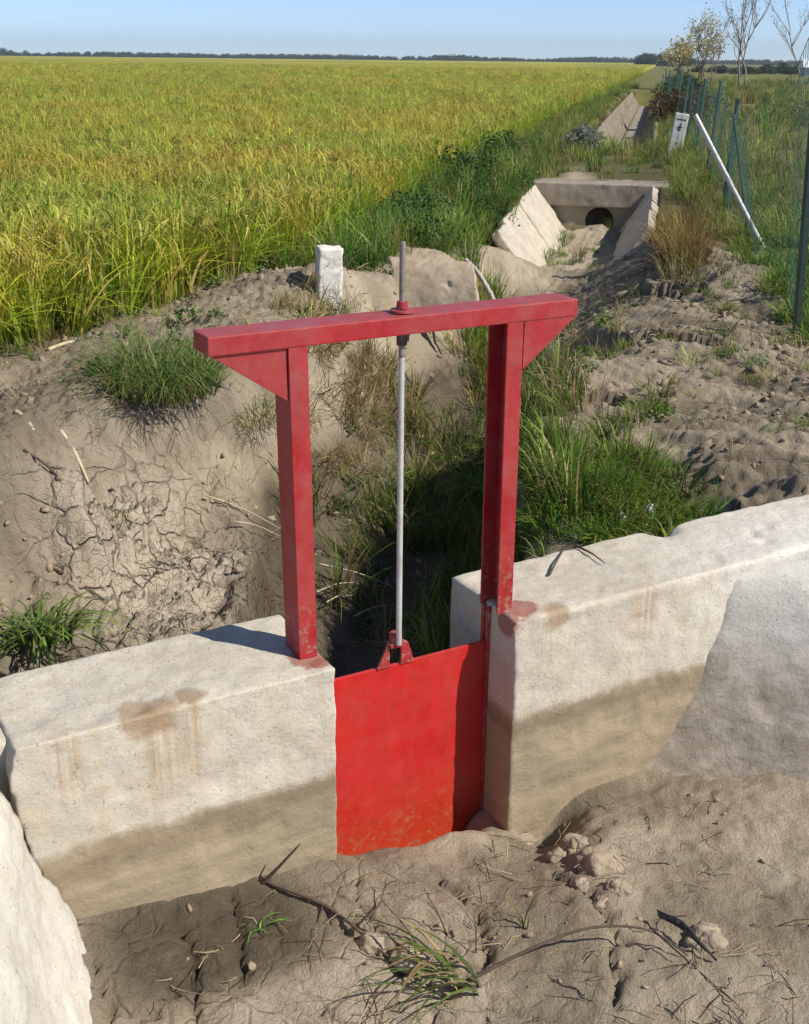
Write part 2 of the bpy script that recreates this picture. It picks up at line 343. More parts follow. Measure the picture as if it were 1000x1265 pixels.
# ------------------------------------------------------------------ terrain
CTRL = [(-1.98,5.58,-0.06),(-1.67,4.64,-0.06),(-1.44,3.91,-0.08),(-1.51,5.29,-0.06),(-1.32,4.57,-0.07),(-1.18,4.03,-0.12),(-1.36,3.7,-0.42),(-1.3,3.5,-0.5),(-1.19,3.49,-0.5),(-1.16,3.73,-0.5),(-1.28,3.85,-0.38),(-1.06,4.02,-0.48),(-1.24,4.2,-0.38),(-1.04,4.7,-0.36),(-0.89,4.87,-0.27),(-0.72,4.88,-0.42),(-0.67,5.4,-0.36),(-0.87,4.65,-0.52),(-0.65,4.37,-0.55),(-0.94,4.17,-0.5),(-0.86,3.74,-0.5),(-0.62,4.06,-0.6),(-0.57,5.1,-0.7),(-0.18,4.98,-0.85),(-0.27,4.42,-0.9),(0.01,4.62,-0.92),(0.08,5.42,-0.82),(0.15,4.99,-0.85),(0.27,6.28,-0.72),(-0.09,6.08,-0.66),(-0.42,5.74,-0.55),(-0.4,5.48,-0.72),(-0.36,6.21,-0.38),(-0.64,5.94,-0.22),(-0.29,6.74,-0.28),(-0.46,6.45,-0.12),(0.09,7.23,-0.55),(-1.26,5.74,-0.05),(-1.11,4.97,-0.08),(-0.9,5.47,-0.1),(-0.82,5.2,-0.18),(-0.94,6.65,-0.03),(-1.38,6.55,-0.06),(-0.5,6.98,-0.02),(-0.86,8.12,-0.08),(-0.12,7.34,-0.06),(0.14,7.71,0.03),(0.36,7.75,-0.08),(0.32,7.94,-0.35),(0.52,7.44,-0.6),(-0.01,7.49,-0.3),(0.5,4.1,-0.15),(0.7,4.1,-0.13),(0.9,4.02,-0.2),(1.05,3.98,-0.3),(1.13,6.23,-0.14),(1.11,7.32,-0.3),(1.29,6.19,-0.04),(1.83,7.7,0.05),(1.82,9.35,0.02),(1.48,5.24,-0.01),(1.19,4.22,-0.03),(1.71,4.81,0),(1.44,3.96,-0.03),(1.22,3.86,-0.03),(1.96,6.58,-0.03),(2.27,6.55,-0.02),(2.3,9.25,0.04),(1.33,10.41,-0.42),(1.53,9.43,-0.25),(0.74,9.16,-0.4),(0.8,8.27,-0.52),(1.15,8.37,-0.36),(0.34,8.77,-0.03),(0.77,9.79,-0.12),(-0.02,9.69,-0.05),(-0.54,9.42,-0.08),(-3,4,-0.05),(-3,6,-0.07),(-3,9,-0.1),(-3.2,12,-0.1),(-1,12,-0.08),(0,12,-0.05),(1.0,12.2,-0.05),(3.3,4,0),(3.3,7,0),(3.4,10,0),(3.6,12.5,0),(-2.4,3,-0.06),(-1.9,3.2,-0.08),(2.6,4.4,0),(0.8,5.93,-0.13),(0.62,5.35,-0.14),(0.55,4.8,-0.13),(0.5,4.1,-0.15),(0.72,4.1,-0.13),(0.9,4.02,-0.2),(0.9,5.2,-0.09),(1.02,4.45,-0.15),(1.1,4.8,-0.08),(1.08,4.02,-0.28),(0.6,5.9,-0.2),(-0.7,3.3,-0.55),(-0.45,3.0,-0.7),(-1.0,3.2,-0.52)]
_c = np.array(CTRL); _n = len(_c)
def _tk(r2): return np.where(r2 > 1e-12, .5 * r2 * np.log(np.maximum(r2, 1e-12)), 0.)
_K = _tk(((_c[:, None, :2] - _c[None, :, :2]) ** 2).sum(-1)) + np.eye(_n) * .004
_P = np.c_[np.ones(_n), _c[:, :2]]
_A = np.block([[_K, _P], [_P.T, np.zeros((3, 3))]]); _w = np.linalg.solve(_A, np.r_[_c[:, 2], 0, 0, 0])
def tps(x, y):
    s = x.shape; x = x.ravel(); y = y.ravel(); z = _w[_n] + _w[_n + 1] * x + _w[_n + 2] * y
    for k in range(_n): z = z + _w[k] * _tk((x - _c[k, 0]) ** 2 + (y - _c[k, 1]) ** 2)
    return z.reshape(s)
def rice_edge(y):
    """x of the field's near right edge"""
    return np.where(y > 8.4, -.9 + .205 * (y - 8.4), -.9 - .44 * (8.4 - y))
def canal_c(y): return 2.17 + .2 * (y - 14.)        # centre line of the lined canal
def lin_r(z):    # right lining, u at height z for v = 0
    return np.interp(z, [-.8, -.66, -.6, -.38, -.16, -.05], [.75, .90, 1.015, 1.15, 1.25, 1.31])
def lin_l(z): return np.interp(z, [-.8, -.65, -.47, -.14, 0.], [-.58, -.62, -.66, -.755, -.79])
FLR, FLL = .50, -.27     # how the two linings open out towards the viewer, per metre of -v
def mudz(u, v):
    b = np.interp(u, [-.8, -.66, -.3, 0, .25, .45, .62, .8, 1.02, 1.3], [-.45, -.465, -.515, -.548, -.60, -.65, -.655, -.60, -.60, -.58])
    t = np.clip(-v, 0, 3)
    far_ = np.interp(u, [-.8, -.4, 0, .4, .8, 1.2], [-.52, -.56, -.57, -.56, -.54, -.5])
    k = sstep(.0, .45, t)
    b = b - .13 * sstep(.0, .11, v) * sstep(.0, .06, u) * sstep(.52, .40, u)
    return b * (1 - k) + far_ * k + .02 * np.clip(t - .3, 0, 2)
def ground(x, y, detail=True):
    x = np.asarray(x, float); y = np.asarray(y, float)
    u, v = toUV(x, y)
    # open country
    z = np.zeros_like(x); fld = sstep(.25, -.35, x - rice_edge(y)); z = z - .1 * fld
    z = z + .03 * fbm2(x, y, .35, 3) * sstep(3, 8, np.abs(x) + y * .2)
    near = (x > -3.3) & (x < 3.5) & (y > 2.2) & (y < 12.6)
    k = sstep(-3.2, -2.6, x) * sstep(3.4, 2.8, x) * sstep(12.4, 11.4, y)
    zz = np.zeros_like(x); zz[near] = tps(x[near], y[near]); z = np.where(near, z * (1 - k) + zz * k, z)
    # the eroded ditch from the gate to the mouth of the lined canal
    tc = np.interp(y, [2.6, 3.4, 4.5, 6., 7.3, 8.3, 9.3, 10.], [-.12, -.02, .07, .30, .54, .80, 1.08, 1.3])
    tb = np.interp(y, [2.6, 5.2, 6.3, 7.4, 8.6, 9.6, 10.], [-1., -1., -.92, -.82, -.68, -.62, -.6])
    hw = np.interp(y, [2.6, 4.5, 6., 7.5, 9.5], [.30, .30, .27, .22, .20])
    wob = .09 * fbm2(x, y, 1.9, 3, .5, 2.)
    dr = x - tc + wob; tr = np.where(dr > 0, tb + np.maximum(0, dr - hw) * 5.5, tb + np.maximum(0, -dr - hw) * 1.35)
    tr = tr + 9 * (sstep(9.4, 10.2, y) + (y < 2.4))
    z = np.minimum(z, tr)
    xs = np.interp(y, [3.3, 3.6, 4.1, 4.5, 4.95, 5.3, 5.9, 6.8], [-1.22, -1.2, -1.06, -1.0, -.88, -.70, -.54, -.42]) + .10 * fbm2(x, y, 2.6, 4, .6, 6.)
    ds = x - xs; wk = sstep(3.2, 3.6, y) * sstep(7.0, 6.2, y); z = z + wk * (.075 * sstep(.03, -.03, ds) * sstep(-.9, -.2, ds) - .05 * sstep(-.02, .04, ds) * sstep(.5, .1, ds))
    z = z - .34 * np.exp(-(((x + .50) / .085) ** 4 + ((y - 4.22) / .30) ** 4)) - .12 * np.exp(-(((x + .72) / .05) ** 2 + ((y - 4.0) / .12) ** 2))
    # trench of the lined canal
    dcx = np.abs(x - canal_c(y)); prof = np.where(dcx < .3, -.66, -.66 + (dcx - .3) * 1.1)
    prof = np.where((y < 15) & (dcx < .40), np.maximum(prof, np.interp(y, [9.9, 11.6, 12.6, 13.3], [-.40, -.44, -.46, -.47]) + .07 * fbm2(x, y, 2.5, 3, .5, 3.) + .13 * np.exp(-((y - 13.5) / .35) ** 2 - ((dcx - .1) / .3) ** 2)), prof)
    cm = (y > 9.9) & (y < 14.4) | (y > 20.4) & (y < 62)
    z = np.where(cm & (dcx < .72), np.minimum(z, np.minimum(prof, .02) - .06), z)
    # channel in front of the gate wall
    zf = mudz(u, v); t = np.clip(-v, 0, 4)
    inv_r = np.interp(u - FLR * t, [.75, .90, 1.015, 1.15, 1.28, 1.42, 1.60, 3], [-.8, -.66, -.6, -.385, -.18, -.075, -.02, 0.]) - .24
    inv_l = np.interp(-(u - FLL * t), [.58, .62, .668, .738, .776, .86, 2.5], [-.85, -.66, -.472, -.31, -.15, -.03, .0]) - .13
    outr = u - FLR * t > 1.1; outl = u - FLL * t < -.69
    zf = np.where(outr, inv_r, zf); zf = np.where(outl, inv_l, zf)
    kb = sstep(.12, .24, v)
    return zf * (1 - kb) + z * kb
def coords(fine, grow, lim):
    c = list(fine); s = fine[1] - fine[0]; e = fine[-1] - fine[-2]
    a = c[0]; st = s
    while a > lim[0]: st *= grow; a -= st; c.insert(0, a)
    b = c[-1]; st = e
    while b < lim[1]: st *= grow; b += st; c.append(b)
    return np.array(c)
fx = np.arange(-1.75, 2.5, .0115); fy = np.concatenate([np.arange(1.55, 5.6, .0115), np.arange(5.6, 8.6, .018), np.arange(8.6, 10., .03), np.arange(10., 15., .05)])
gx = coords(fx, 1.09, (-1700, 1700)); gy = coords(fy, 1.06, (-60, 1900))
GX, GY = np.meshgrid(gx, gy); GZ = ground(GX, GY)
gu, gv = toUV(GX, GY)
nearm = sstep(14, 9, GY) * sstep(-4, -3, GX) * sstep(5, 4, GX) * sstep(.3, 1.2, GY)
inwall = (gv > .02) & (gv < .33) & ((gu < -.02) | (gu > .55))
front = gv < .18
# relief: clods, ridges and lumps
n1 = fbm2(GX, GY, 1.7, 4, .5, 3.1); n2 = fbm2(GX, GY, 7., 4, .55, 9.2); n3 = fbm2(GX, GY, 26., 3, .6, 1.7)
rid = 1 - np.abs(fbm2(GX * .7 + GY * .5, GY * 1.2 - GX * .5, 4.2, 4, .55, 5.5)) * 2
rightbank = sstep(.55, 1.0, GX - .12 * (GY - 6)) * (~front) * sstep(10.5, 9.5, GY) * sstep(2.6, 2.0, GX)
amp = np.where(front, .35, 1.)
AX_ = (GX * .80 - GY * .60); BX_ = (GX * .60 + GY * .80)
terr = fbm2(AX_ * .55, BX_ * 1.9, 1.5, 5, .55, 11.); terr2 = fbm2(AX_ * .6, BX_ * 1.5, 3.4, 4, .6, 31.)
def pz(px, py, z0):
    dd = fw * FPX + cr * (px - 500) - cu * (py - 632.5); t_ = (z0 - H) / dd.z; return dd.x * t_, dd.y * t_
def crevice(a, b, dep, wid):
    global GZ
    ax, ay = pz(*a, -.03); bx, by = pz(*b, -.03); dx, dy = bx - ax, by - ay; L2 = dx * dx + dy * dy; L = math.sqrt(L2)
    wxx = GX + .10 * fbm2(GX, GY, 3., 3, .6, 5.); wyy = GY + .10 * fbm2(GX, GY, 3., 3, .6, 15.)
    t_ = ((wxx - ax) * dx + (wyy - ay) * dy) / L2; n_ = ((wxx - ax) * -dy + (wyy - ay) * dx) / L     # n_ > 0: further from the viewer
    k = sstep(-.1, .15, t_) * sstep(1.1, .85, t_); GZ += k * dep * (np.exp(-(np.maximum(n_, 0) / (wid * 1.6)) ** 2) * (n_ > 0) * .55 - np.exp(-(n_ / wid) ** 2) * (n_ <= 0))
n3b = fbm2(GX, GY, 38., 3, .65, 21.)
GZ = GZ + nearm * amp * (.022 * n1 + .016 * n2 + .009 * n3 + .004 * n3b) + nearm * rightbank * (.035 * terr2 + .06 * terr - .009 * n2 + .003 * n3)
for a, b, dp, wd in (((765, 405), (920, 442), .065, .08), ((690, 462), (830, 482), .07, .06), ((745, 512), (800, 535), .09, .06), ((800, 592), (915, 622), .09, .09), ((735, 372), (800, 392), .07, .07), ((760, 345), (860, 372), .06, .06), ((800, 318), (880, 345), .05, .07)): crevice(a, b, dp, wd)
leftbank = (~front) * sstep(-.2, -.6, GX) * sstep(8.6, 7.6, GY) * nearm
GZ += leftbank * (.012 * np.clip(n2, -.2, 1) + .010 * n3 + .006 * n3b + .02 * np.abs(fbm2(GX, GY, 5.5, 4, .6, 61.)) + .02 * np.clip(fbm2(GX, GY, 4.1, 4, .6, 71.) - .15, 0, 1) - .03 * np.clip(fbm2(GX, GY, 3.2, 3, .6, 91.) - .3, 0, 1))
slabm = np.exp(-(((gu + .36) / .30) ** 4 + ((gv + .12) / .16) ** 4))
GZ -= .02 * slabm * front * sstep(0, -.06, gv)
GZ += front * (1 - .9 * slabm) * sstep(.0, -.1, gv) * sstep(1.5, 1.2, np.abs(gu)) * (.009 * np.clip(fbm2(GX, GY, 6., 5, .65, 55.), -.3, 1) + .004 * n3 + .003 * n3b)
# dried-mud plates
wx = GX + .03 * fbm2(GX, GY, 9., 2, .5, 4.); wy = GY + .03 * fbm2(GX, GY, 9., 2, .5, 8.)
leftmud = np.exp(-(((GX + .92) / .38) ** 2 + ((GY - 4.12) / .55) ** 2)) * (~front)
frontmud = front * sstep(1.4, 1.0, np.abs(gu - .2)) * sstep(-.03, -.1, gv)
e = cells(wx, wy, 7.5, 2.); gap = sstep(.09, .0, e) * sstep(-.35, .15, fbm2(GX, GY, 3., 2, .5, 44.))
platem = np.clip(leftmud * 1.7 - .1, 0, 1)
GZ -= platem * (gap * .028)
e2 = cells(GX + .06 * n2, GY + .06 * n1, 2.6, 5.); gap2 = sstep(.055, .0, e2)
fm = frontmud * sstep(.35, .0, np.abs(gu + .25) - .25)
GZ -= fm * gap2 * .02
# hollows, humps
def hump(u0, v0, r, h, s=1.):
    global GZ
    q = np.hypot(gu - u0, (gv - v0) * s); GZ += h * np.exp(-(q / r) ** 2)
hump(.44, -.03, .07, .03); hump(.66, -.035, .05, -.07); hump(.60, -.08, .04, -.05)
hump(.72, -.22, .11, .035); hump(.62, -.27, .07, .03); hump(.45, -.45, .12, .035); hump(.1, -.28, .10, .03); hump(-.02, -.14, .05, .02)
def groove(pts, dep, wid):
    global GZ
    P_ = [pz(px, py, -.53) for px, py in pts]; wxx = GX + .012 * n3 + .02 * n2; wyy = GY + .012 * n3b; dm = np.full(GX.shape, 9.)
    for (ax, ay), (bx, by) in zip(P_[:-1], P_[1:]):
        dx, dy = bx - ax, by - ay; t_ = np.clip(((wxx - ax) * dx + (wyy - ay) * dy) / (dx * dx + dy * dy), 0, 1); dm = np.minimum(dm, np.hypot(wxx - ax - t_ * dx, wyy - ay - t_ * dy))
    GZ -= dep * np.exp(-(dm / wid) ** 2) * front
for g_ in (((112, 1168), (120, 1210), (132, 1262)), ((214, 1128), (236, 1180), (238, 1222), (226, 1290)), ((92, 1140), (86, 1175), (96, 1210)), ((132, 1250), (185, 1252)), ((285, 1105), (300, 1150), (290, 1200)), ((400, 1120), (470, 1160), (560, 1165)), ((540, 1060), (590, 1110), (600, 1180)), ((690, 1060), (760, 1150), (770, 1230))): groove(g_, .026, .010)
hump(.615, -.045, .042, -.10); hump(.35, .02, .07, .03); hump(.15, -.05, .06, .02)
GZ = np.where(inwall, np.minimum(GZ, -.42), GZ)
BASEZ = GZ
def zat(x, y):
    x = np.atleast_1d(np.asarray(x, float)); y = np.atleast_1d(np.asarray(y, float))
    i = np.clip(np.searchsorted(gx, x) - 1, 0, len(gx) - 2); j = np.clip(np.searchsorted(gy, y) - 1, 0, len(gy) - 2)
    a = np.clip((x - gx[i]) / (gx[i + 1] - gx[i]), 0, 1); b = np.clip((y - gy[j]) / (gy[j + 1] - gy[j]), 0, 1)
    return (GZ[j, i] * (1 - a) + GZ[j, i + 1] * a) * (1 - b) + (GZ[j + 1, i] * (1 - a) + GZ[j + 1, i + 1] * a) * b
ny, nx = GX.shape; idx = np.arange(nx * ny).reshape(ny, nx)
F = np.stack([idx[:-1, :-1], idx[:-1, 1:], idx[1:, 1:], idx[1:, :-1]], -1).reshape(-1, 4)
tm = mesh('ground', np.stack([GX, GY, GZ], -1).reshape(-1, 3), F, smooth=True)
def fattr(me, name, arr):
    a = me.attributes.new(name, 'FLOAT', 'POINT'); a.data.foreach_set('value', np.clip(arr, 0, 1).astype(np.float32).ravel())
ditch = np.clip(sstep(-.42, -.62, GZ), 0, 1) * (~front) * (GY < 11)
damp = np.where(front, .12 + .34 * sstep(-.15, .35, n1 + .3 * n2), ditch * .85 + .34 * sstep(.06, -.06, GX - np.interp(GY, [3.3, 3.6, 4.1, 4.5, 4.95, 5.3, 5.9, 6.8], [-1.22, -1.2, -1.06, -1.0, -.88, -.70, -.54, -.42])) * sstep(8.5, 7., GY) * nearm + .30 * sstep(-.1, .45, n1 + .4 * n2) * nearm * (1 - np.clip(leftmud * 1.5, 0, 1)))
slab = front * np.exp(-(((gu + .38) / .30) ** 4 + ((gv + .12) / .17) ** 4)); damp = np.maximum(damp, slab * 1.15)
damp = np.maximum(damp, front * np.exp(-(((gu - .80) / .17) ** 4 + ((gv + .05) / .09) ** 4)) * .65)
damp = np.maximum(damp, np.exp(-(((GX + .46) / .24) ** 4 + ((GY - 4.55) / .65) ** 4)) * (.75 + .4 * n2))
damp = np.maximum(damp, rightbank * (.22 + .40 * sstep(.1, -.4, terr2)))
fld = sstep(.3, -.1, GX - rice_edge(GY))
canz = sstep(.3, .6, np.abs(GX - canal_c(GY)))
veg = np.clip(fld + sstep(10.2, 12.2, GY) * canz + sstep(2.0, 2.5, GX) * sstep(4.6, 5.6, GY) + .6 * np.exp(-(((GX - .7) / .3) ** 2 + ((GY - 4.1) / .4) ** 2)) * (~front), 0, 1)
pale = np.clip(leftmud * 1.9 - .25, 0, 1) * sstep(.5, .1, np.abs(n2 * .5)) * sstep(-.55, -.68, GX + .04 * n2)
damp = damp * (1 - .9 * pale); pale = np.maximum(pale, front * sstep(-.05, .25, -n1 + .5 * n2) * .55 * (1 - np.clip(slab, 0, 1)))
fattr(tm, 'pale', pale); fattr(tm, 'damp', damp); fattr(tm, 'veg', veg); fattr(tm, 'far', sstep(14, 26, GY))
fattr(tm, 'crack', np.clip(platem * 1.1 + .04 * nearm + front * .30 * sstep(.35, -.15, gu - .1), 0, 1))
tag(link('ground', tm, mat_terrain()), kind='structure')

# ------------------------------------------------------------------ gate walls
PALE = (.66, .61, .51); TAN = (.40, .325, .215)
CONC = mat_concrete('cast_concrete', PALE, TAN, waterline=-.275,
                    stain_at=[(*W(-.47, .03, -.01), .06), (*W(-.41, .02, -.015), .05), (*W(-.35, .035, -.008), .045), (*W(.66, .02, -.02), .05)],
                    paint_at=[(*W(-.035, .075, 0), .055), (*W(-.02, .04, 0), .03), (*W(.585, .07, 0), .05), (*W(.53, .06, -.03), .045)])
bm = bmesh.new()
bm_prism(bm, [(-.742, .0), (-.757, -.06), (-.756, -.15), (-.727, -.31), (-.664, -.472), (-.61, -.62), (-.60, -.86), (0, -.86), (0, 0), (-.3, .004)], 1, 0, .335)
me = bm_mesh('wall_block', bm); lw = remesh(me, .0085, .0035, 12., 2, .005, 1.); lw.transform(WM)
bm = bmesh.new(); bm_box(bm, (-1.9, .055, -.75), (-.735, .335, -.004)); 
ext = bm_mesh('e', bm); ext = remesh(ext, .014, .006, 9., 3, .004, 2.)
ext.transform(WM)
bmx = bmesh.new(); bmx.from_mesh(lw); bmx.from_mesh(ext); lw = bm_mesh('wall_block', bmx, True)
tag(link('gate_wall', lw, CONC), 'thick cast concrete wall left of the red gate with brown rust runs below its top edge', 'wall', 'concrete walls holding the gate')
bm = bmesh.new()
bm_prism(bm, [(.527, -.002), (.527, -.9), (2.6, -.9), (2.6, .004), (1.5, .006), (1.0, 0)], 1, .004, .335)
me = bm_mesh('wall_block', bm)
rw = remesh(me, .0085, .0035, 12., 2, .005, 7.)
n = len(rw.vertices); co = np.empty(n * 3, np.float32); rw.vertices.foreach_get('co', co); co = co.reshape(-1, 3)
# broken front arris beside the post, chipped back edge
q = np.exp(-(((co[:, 0] - .53) / .05) ** 2 + ((co[:, 1] - 0) / .04) ** 2 + ((co[:, 2] - 0) / .07) ** 2)); co[:, 1] += .022 * q; co[:, 0] += .012 * q; co[:, 2] -= .012 * q
rough = fbm(co, 28., 3, .6) * np.exp(-(((co[:, 0] - .53) / .02) ** 2 + ((co[:, 1]) / .02) ** 2)); co[:, 0] += .005 * rough
q = np.exp(-(((co[:, 0] - 1.28) / .05) ** 2 + ((co[:, 1] - .335) / .05) ** 2)) * (co[:, 2] > -.06); co[:, 2] -= .03 * q; co[:, 1] -= .03 * q
q = (co[:, 0] < .56) & (co[:, 2] < -.03) & (co[:, 1] > .012); co[q, 0] = .527 + .2 * (co[q, 0] - .527)
q = (co[:, 0] < .56) & (co[:, 2] < -.03) & (co[:, 1] <= .012); co[q, 0] = .527 + .6 * (co[q, 0] - .527)
rw.vertices.foreach_set('co', co.ravel()); rw.update(); rw.transform(WM)
tag(link('gate_wall', rw, CONC), 'thick cast concrete wall right of the red gate running to the photo edge', 'wall', 'concrete walls holding the gate')

# linings of the channel in front of the wall
WHITE_C = mat_concrete('lime_concrete', (.72, .69, .61), (.30, .25, .18), waterline=None, dirt=.45)
def mat_lining_r():
    m = mat_concrete('muddy_concrete', (.72, .70, .64), (.30, .25, .18), dirt=.15); nt = m.node_tree; nb = NB(nt)
    b = [x for x in nt.nodes if x.type == 'BSDF_PRINCIPLED'][0]; old = b.inputs['Base Color'].links[0].from_socket
    t = nb.math('ADD', nb.sep(2), nb.math('MULTIPLY', nb.math('SUBTRACT', nb.noise(4.5, 6, .65, .5), .5), .34))
    k = nb.ramp(nb.math('MULTIPLY', nb.math('SUBTRACT', -.16, t), 5., True), [(0, 0.), (1, 1.)])
    mud = nb.mix(nb.ramp(nb.noise(9, 6, .65, .6), [(.36, 0.), (.66, 1.)]), (.36, .31, .245), (.56, .50, .42))
    scum = nb.math('MULTIPLY', nb.ramp(nb.noise(1., 6, .7, 1.2, nb.mapv((14, 14, 30))), [(.5, 0.), (.66, 1.)]), .5)
    mud = nb.mix(scum, mud, (.15, .14, .12))
    c = nb.mix(k, old, mud); nt.links.new(c, b.inputs['Base Color'])
    return m
def sweep(name, prof, flare, v0, v1, thick, mat, namp, seed, extra=None):
    prof = np.array(prof, float); seg = np.r_[0, np.cumsum(np.hypot(*np.diff(prof, axis=0).T))]
    s = np.linspace(0, seg[-1], int(seg[-1] / .012)); pu = np.interp(s, seg, prof[:, 0]); pz = np.interp(s, seg, prof[:, 1])
    for _ in range(6): pu[1:-1] = (pu[:-2] + 2 * pu[1:-1] + pu[2:]) / 4; pz[1:-1] = (pz[:-2] + 2 * pz[1:-1] + pz[2:]) / 4
    t = np.arange(0, abs(v1 - v0) + 1e-6, .012); PU = pu[None] + flare * t[:, None]; PZ = np.broadcast_to(pz, PU.shape).copy(); PV = np.broadcast_to((v0 - t)[:, None], PU.shape).copy()
    if extra is not None: PU = PU + np.interp(pz, *extra)[None] * (1 - np.exp(-np.maximum(v0 - t + 0, 0) * 0 - np.maximum(t - max(v0, 0), 0) / .11))[:, None]
    du = np.gradient(pu); dz = np.gradient(pz); L = np.hypot(du, dz); nu = -dz / L; nz = du / L
    if nz.mean() < 0: nu, nz = -nu, -nz
    Q = np.stack([PU, PV, PZ], -1).reshape(-1, 3); nn = (namp * fbm(Q, 3.2, 4, .5, seed) + namp * .35 * fbm(Q * np.array([1, 1, 1.8]), 13., 4, .6, seed + 3)).reshape(PU.shape)
    PU = PU + nn * nu; PZ = PZ + nn * nz
    top = np.stack([PU, PV, PZ], -1); bot = np.stack([PU - nu * thick, PV, PZ - nz * thick], -1)
    a, b = PU.shape; V = np.concatenate([top.reshape(-1, 3), bot.reshape(-1, 3)]); I = np.arange(a * b).reshape(a, b); J = I + a * b
    qd = lambda A: np.stack([A[:-1, :-1], A[:-1, 1:], A[1:, 1:], A[1:, :-1]], -1).reshape(-1, 4)
    ed = [np.stack([x[:-1], x[1:], y[1:], y[:-1]], -1) for x, y in ((I[0], J[0]), (I[-1], J[-1]), (I[:, 0], J[:, 0]), (I[:, -1], J[:, -1]))]
    F = np.concatenate([qd(I), qd(J)[:, ::-1]] + ed); me = mesh(name, V, F, smooth=True); 
    bm = bmesh.new(); bm.from_mesh(me); bmesh.ops.recalc_face_normals(bm, faces=bm.faces); me2 = bm_mesh(name, bm, True); me2.transform(WM)
    return link(name, me2, mat)
o = sweep('channel_lining', [(3.0, .0), (1.6, -.004), (1.36, -.010), (1.275, -.035), (1.245, -.09), (1.232, -.19), (1.155, -.385), (1.015, -.6), (.90, -.67), (.76, -.74)], FLR, .05, -1.9, .07, mat_lining_r(), .010, 3., ([-.6, -.385, -.19, -.09, -.035, -.01], [0., .03, .09, .16, .19, .22]))
tag(o, 'white topped concrete channel side below the right hand wall, mud streaked on its lower slope', 'channel lining')
o = sweep('channel_lining', [(-2.2, -.015), (-1.05, -.015), (-.84, -.04), (-.785, -.08), (-.752, -.16), (-.716, -.31), (-.650, -.472), (-.61, -.57), (-.58, -.72)], FLL, -.003, -1.7, .07, WHITE_C, .012, 6.)
tag(o, 'clean whitish concrete channel side at the lower left corner of the photo', 'channel lining')

# ------------------------------------------------------------------ the gate
RED = mat_paint('red_frame_paint', (.40, .016, .022), (.36, .15, .13), .38, .42)
REDL = mat_paint('red_leaf_paint', (.56, .018, .016), (.45, .13, .10), .22, .36, rust_low=(-.70, -.44, (.50, .05, .016)))
STEEL = mat_simple('galvanised_thread', (.62, .61, .58), .45, .35, .15, 40, 0., (.34, .26, .20), .35, 14.)
DARKST = mat_simple('oily_thread', (.10, .08, .075), .45, .6, .3, 40, 0.)
gate = empty('sluice_gate', W(.24, .12, 0), AZ); tag(gate, 'red painted steel sluice gate with a screw rod, standing between two concrete walls', 'sluice gate')
GO = Vector((.24, .12, 0))
def gpart(name, bm_or_me, mat, parent=gate, smooth=False):
    me = bm_or_me if isinstance(bm_or_me, bpy.types.Mesh) else bm_mesh(name, bm_or_me, smooth)
    if parent is gate: me.transform(Matrix.Translation(-GO))
    return link(name, me, mat, parent)
FV0, FV1 = .078, .163
def lean(me, k):     # posts are not quite plumb
    n = len(me.vertices); c = np.empty(n * 3, np.float32); me.vertices.foreach_get('co', c); c = c.reshape(-1, 3); c[:, 0] += k * c[:, 2]; me.vertices.foreach_set('co', c.ravel()); return me
for (a, b, k) in ((-.0545, -.0085, -.013), (.5125, .5585, -.008)):
    # steel channel, its open side towards the gate leaf
    o_, i_, th = (b, a, -.004) if a > .3 else (a, b, .004)
    bm = bmesh.new(); bm_prism(bm, [(o_, FV0), (i_, FV0), (i_, FV0 + .006), (o_ + th, FV0 + .006), (o_ + th, FV1 - .006), (i_, FV1 - .006), (i_, FV1), (o_, FV1)], 2, -.012, .7615, .0012); gpart('post', lean(bm_mesh('post', bm), k), RED)
bm = bmesh.new()
n = 20; us = np.linspace(-.247, .712, n)
for i in range(n - 1):
    pass
bm_box(bm, (-.247, FV0 - .001, .762), (.712, FV1 + .004, .8045), .0035); me = bm_mesh('beam', bm)
gpart('beam', me, RED)
for s, uo, ui, zi in ((-1, -.238, -.0660, .642), (1, .708, .556, .642)):
    bm = bmesh.new(); sg = [(uo, .764), (uo, .7605), (ui, zi), (ui, .764)]
    bm_prism(bm, sg, 1, FV0 + (.006 if s < 0 else .001), FV0 + .014, .001); gpart('gusset', bm, RED)
    bm = bmesh.new(); bm_prism(bm, sg, 1, FV1 - .014, FV1 - .006, .001); gpart('gusset', bm, RED)
# guide channels running down into the wall recess
for a, b in ((-.03, .008), (.519, .545)):
    bm = bmesh.new(); bm_box(bm, (a, .128, -.80), (b, .138, -.013), .001); bm_box(bm, (a, .152, -.80), (b, .165, -.013), .001)
    gpart('guide_channel', bm, RED)
leaf_bm = bmesh.new()
bm_box(leaf_bm, (-.02, .1395, -.80), (.535, .1475, -.118), .0015); bm_box(leaf_bm, (-.015, .147, -.128), (.532, .151, -.119), .001)
leaf = gpart('gate_leaf', leaf_bm, REDL)
bm = bmesh.new()
bm_prism(bm, [(-.052, -.118), (-.052, -.112), (-.018, -.045), (-.018, -.118)], 1, .134, .142, .001)
bm_prism(bm, [(.052, -.118), (.052, -.108), (.036, -.058), (.016, -.045), (.016, -.118)], 1, .134, .142, .001)
bm_box(bm, (-.02, .125, -.062), (.02, .15, -.050), .002)
me = bm_mesh('lifting_lug', bm); me.transform(Matrix.Translation((.0, -.12, 0))); lug = link('lifting_lug', me, RED); lug.parent = leaf
bm = bmesh.new(); bmesh.ops.create_cone(bm, segments=6, radius1=.017, radius2=.017, depth=.03, cap_ends=True, matrix=Matrix.Translation((0, .018, -.040)))
nut = link('rod_nut', bm_mesh('rod_nut', bm), RED, leaf)
